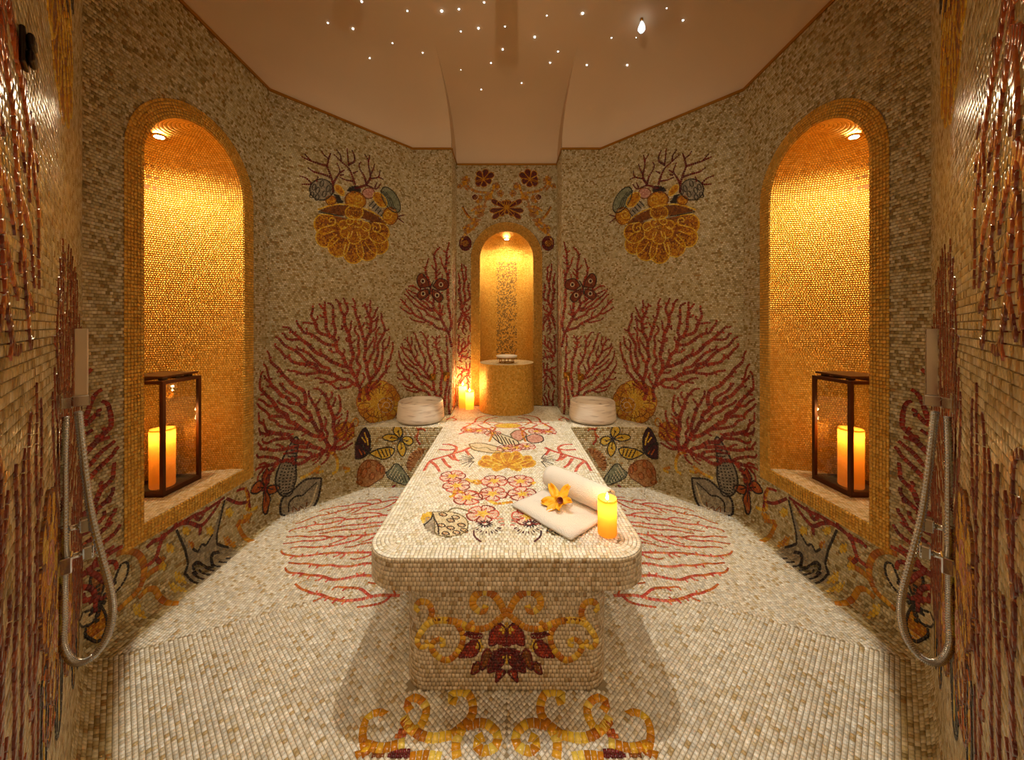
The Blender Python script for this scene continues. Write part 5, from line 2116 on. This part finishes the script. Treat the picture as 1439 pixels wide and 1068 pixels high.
lathe('cap', [(0, 0), (.012, 0), (.012, -.012), (.005, -.016), (0, -.016)], M_BRASS, cr, 10)
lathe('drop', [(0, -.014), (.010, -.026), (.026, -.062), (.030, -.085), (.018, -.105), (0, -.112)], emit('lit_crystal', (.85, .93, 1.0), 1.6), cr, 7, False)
lathe('sparkle', [(0, -.05), (.008, -.06), (.008, -.07), (0, -.08)], M_STAR, cr, 8)

# ================================================================== towel and orchid on the table
A = Vector((0.027, 1.872, 0))
ax = Vector((0.659, -0.753, 0)).normalized()
pp = Vector((0.753, 0.659, 0)).normalized()
th = 0.021
prof_t = [(0.0, th / 2), (.05, th / 2 + .002), (.12, th / 2), (.19, th / 2), (.25, th / 2 + .001)]
cxr, czr, rr0 = .30, .079, .068
for k in range(46):
    t = -PI / 2 + k / 45 * 2 * PI * 1.9
    r_ = rr0 - .0205 * max(0, (t + PI / 2) / (2 * PI))
    prof_t.append((cxr + r_ * math.cos(t), czr + r_ * math.sin(t)))
prof_t = np.array(prof_t)
tg_ = np.gradient(prof_t, axis=0)
tg_ /= np.linalg.norm(tg_, axis=1, keepdims=True)
nrm = np.stack([-tg_[:, 1], tg_[:, 0]], 1)
half = np.full(len(prof_t), th / 2 - .0008)
half[0] *= .55
up_, dn_ = prof_t + nrm * half[:, None], prof_t - nrm * half[:, None]
loop = np.vstack([up_, dn_[::-1]])
nl = len(loop)
LN = 0.40
bm = bmesh.new()
rings = []
NS = 22
for i in range(NS + 1):
    f_ = i / NS
    e_ = min(1.0, min(f_, 1 - f_) / 0.03)
    sh = 0.0
    row = []
    for j in range(nl):
        p_, z_ = loop[j]
        mid = prof_t[j if j < len(prof_t) else nl - 1 - j]
        k_ = 0.55 + 0.45 * math.sqrt(e_)
        p2, z2 = mid[0] + (p_ - mid[0]) * k_, mid[1] + (z_ - mid[1]) * k_
        wob = .0022 * math.sin(9 * f_ + p_ * 30) + .0015 * math.sin(23 * f_ + 3)
        z2 += max(0, wob) * (1 if z2 > .008 else 0)
        ext = -0.045 * (0.3 - p_) / 0.3 if p_ < .3 else 0.0
        w = A + ax * (LN * f_) + pp * (p2 + .002 * math.sin(7 * f_))
        row.append(bm.verts.new((w.x, w.y, ZT + .0062 + z2)))
    rings.append(row)
for r0, r1 in zip(rings[:-1], rings[1:]):
    for j in range(nl):
        bm.faces.new((r0[j], r0[(j + 1) % nl], r1[(j + 1) % nl], r1[j]))
for row in (rings[0], rings[-1]):
    n_ = len(prof_t)
    for j in range(n_ - 1):
        bm.faces.new((row[j], row[j + 1], row[nl - 2 - j], row[nl - 1 - j]))
tw = bmobj('rolled_towel', bm, M_TOWEL, None, True)
tag(tw, 'white terry towel, half rolled, lying on the mosaic table', 'towel')

oc = A + ax * .19 + pp * .168
orch = empty('orchid_flower', (oc.x, oc.y, ZT + .052))
orch.scale = (1.2,) * 3
tag(orch, 'yellow orchid bloom with a dark red lip resting on the towel', 'flower')


def petal_mesh(L, W, curl, n=7):
    V, F_ = [], []
    for i in range(n + 1):
        f_ = i / n
        w = W * (math.sin(PI * (0.08 + 0.84 * f_)) ** 0.8) * (1 - .15 * f_)
        for j in range(5):
            s = (j - 2) / 2
            V.append((L * f_, w / 2 * s, curl * f_ * f_ + .012 * (1 - abs(s)) * -f_ + .006 * math.sin(6 * f_ + s * 3)))
    for i in range(n):
        for j in range(4):
            F_.append((i * 5 + j, i * 5 + j + 1, i * 5 + j + 6, i * 5 + j + 5))
    return V, F_


tilt = Matrix.Rotation(math.radians(-38), 4, ax) @ Matrix.Identity(4)
for k, (ang, L, W, cu) in enumerate(((100, .085, .044, .02), (30, .080, .052, .01), (165, .080, .052, .01), (-35, .070, .040, .015), (215, .070, .040, .015), (265, .055, .04, .02))):
    V, F_ = petal_mesh(L, W, cu)
    o = pymesh('petal', V, F_, M_YEL, orch, True)
    md = o.modifiers.new('thick', 'SOLIDIFY')
    md.thickness = .002
    o.matrix_local = Matrix.Rotation(math.radians(38), 4, ax) @ Matrix.Translation((0, 0, .012)) @ Matrix.Rotation(math.radians(ang), 4, 'Z')
lp = lathe('lip', [(0, 0), (.008, .003), (.012, .012), (.014, .020), (.012, .019), (.006, .010), (0, .006)], M_LIP, orch, 14)
lp.matrix_local = Matrix.Rotation(math.radians(38), 4, ax) @ Matrix.Translation((.012, -.010, .014)) @ Matrix.Rotation(.5, 4, 'X')
cl = lathe('column', [(0, 0), (.007, .002), (.009, .014), (.005, .022), (0, .024)], M_YEL, orch, 12)
cl.matrix_local = Matrix.Rotation(math.radians(38), 4, ax) @ Matrix.Translation((0, .004, .016))


# ================================================================== hand showers on the walls beside the doorway
def hose_mat():
    m, nt, b = newmat('ribbed_steel_hose')
    b.inputs['Base Color'].default_value = tuple(lin((196, 204, 214))) + (1,)
    b.inputs['Metallic'].default_value = 1.0
    b.inputs['Roughness'].default_value = 0.25
    return m


M_HOSE = hose_mat()
E0 = P[5] + SEG_D[5] * (0.75 / SEG_D[5][0])
ND = SEG_N[5]
TD = -SEG_D[5]


def at_shower(px, py):
    """a point of the upright plane through the shower, square to its wall: distance from the wall and height"""
    r = ray(px, py)
    # r*t = E0 + ND*o  (plan)
    M_ = np.array([[r[0], -ND[0]], [r[1], -ND[1]]])
    t, o = np.linalg.solve(M_, E0)
    return o, CAMZ + r[2] * t


def shower(side, label, hmat, hlabel):
    e = empty('hand_shower', (E0[0] * side, E0[1], 0.0))
    tag(e, label, 'shower')

    def W(o, a, z):
        q = ND * o + TD * a
        return Vector((q[0] * side, q[1], z))

    def wbox(name, o0, o1, a0, a1, z0, z1, mat, bev=.002, parent=e):
        bm = bmesh.new()
        bm_box(bm, (o0, a0, z0), (o1, a1, z1), bev)
        for v in bm.verts:
            v.co = W(v.co.x, v.co.y, v.co.z)
        return bmobj(name, bm, mat, parent)

    _, zt = at_shower(116, 462)
    _, zb = at_shower(112, 555)
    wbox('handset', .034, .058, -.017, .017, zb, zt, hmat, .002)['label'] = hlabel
    wbox('handset_collar', .030, .062, -.020, .020, zb - .030, zb, M_CHROME)
    wbox('wall_bracket', .0, .030, -.012, .012, zb - .034, zb - .004, M_CHROME)
    wbox('wall_plate', .003, .012, -.026, .026, zb - .045, zb + .008, M_CHROME)
    # hose: from the handset down, round the loop and up to the valve
    pts = [(110, 578), (114, 620), (121, 680), (129, 730), (143, 785), (155, 830), (158, 862), (150, 895), (128, 922), (104, 926), (86, 905), (81, 870), (83, 830), (87, 800)]
    pq = []
    for i, (x, y) in enumerate(pts):
        o, z = at_shower(x, y)
        pq.append(W(max(o, .014), .0 + .012 * math.sin(i * .5), z))
    sm = smooth_path([tuple(v) for v in pq], 44)
    tube('hose', sm, .0088, M_HOSE, e, 10, .10)
    pts = [(93, 585), (90, 640), (90, 700), (90, 760), (92, 790)]
    pq = []
    for x, y in pts:
        o, z = at_shower(x, y)
        pq.append(W(max(o, .016), -.004, z))
    sm = smooth_path([tuple(v) for v in pq], 52)
    tube('supply_hose', sm, .0076, M_HOSE, e, 10, .10)
    _, zv = at_shower(88, 792)
    wbox('valve_body', .003, .030, -.022, .022, zv - .026, zv + .020, M_CHROME, .003)
    _, z1 = at_shower(120, 742)
    _, z2 = at_shower(120, 782)
    for zz, o1 in ((z1, .062), (z2, .068)):
        kn = tube('valve_stem', [W(.006, .03, zz), W(o1 - .02, .03, zz)], .008, M_CHROME, e, 12)
        wbox('valve_handle', o1 - .022, o1, .016, .044, zz - .020, zz + .020, M_CHROME, .004)
        wbox('valve_plate', .003, .012, .006, .054, zz - .024, zz + .024, M_CHROME, .003)
    return e


shower(1, 'chrome hand shower with a stick handset painted white for its reflection and looped hose beside the gold niche', M_HAND_REFL, 'flat stick handset, bright reflection painted white')
shower(-1, 'chrome hand shower with a mirror-faced stick handset and looped hose beside the gold niche', M_CHROME, 'mirror-faced stick handset')

# ---- small dark metal fitting high on the wall beside the doorway
q = P[5] + SEG_D[5] * (2.95 * math.hypot(.395, .355))
hk = empty('wall_fitting', (q[0], q[1], 2.045))
tag(hk, 'small dark metal fitting with two ridges high on the entrance wall', 'fitting')
hk.rotation_euler = (0, 0, math.atan2(SEG_D[5][1], SEG_D[5][0]))
box('back_plate', (-.022, .005, 0), (.022, .012, .062), M_DARK, hk, .003)
for z in (.006, .034):
    box('ridge', (-.018, .012, z), (.018, .021, z + .022), M_DARK, hk, .005)

bpy.context.view_layer.update()
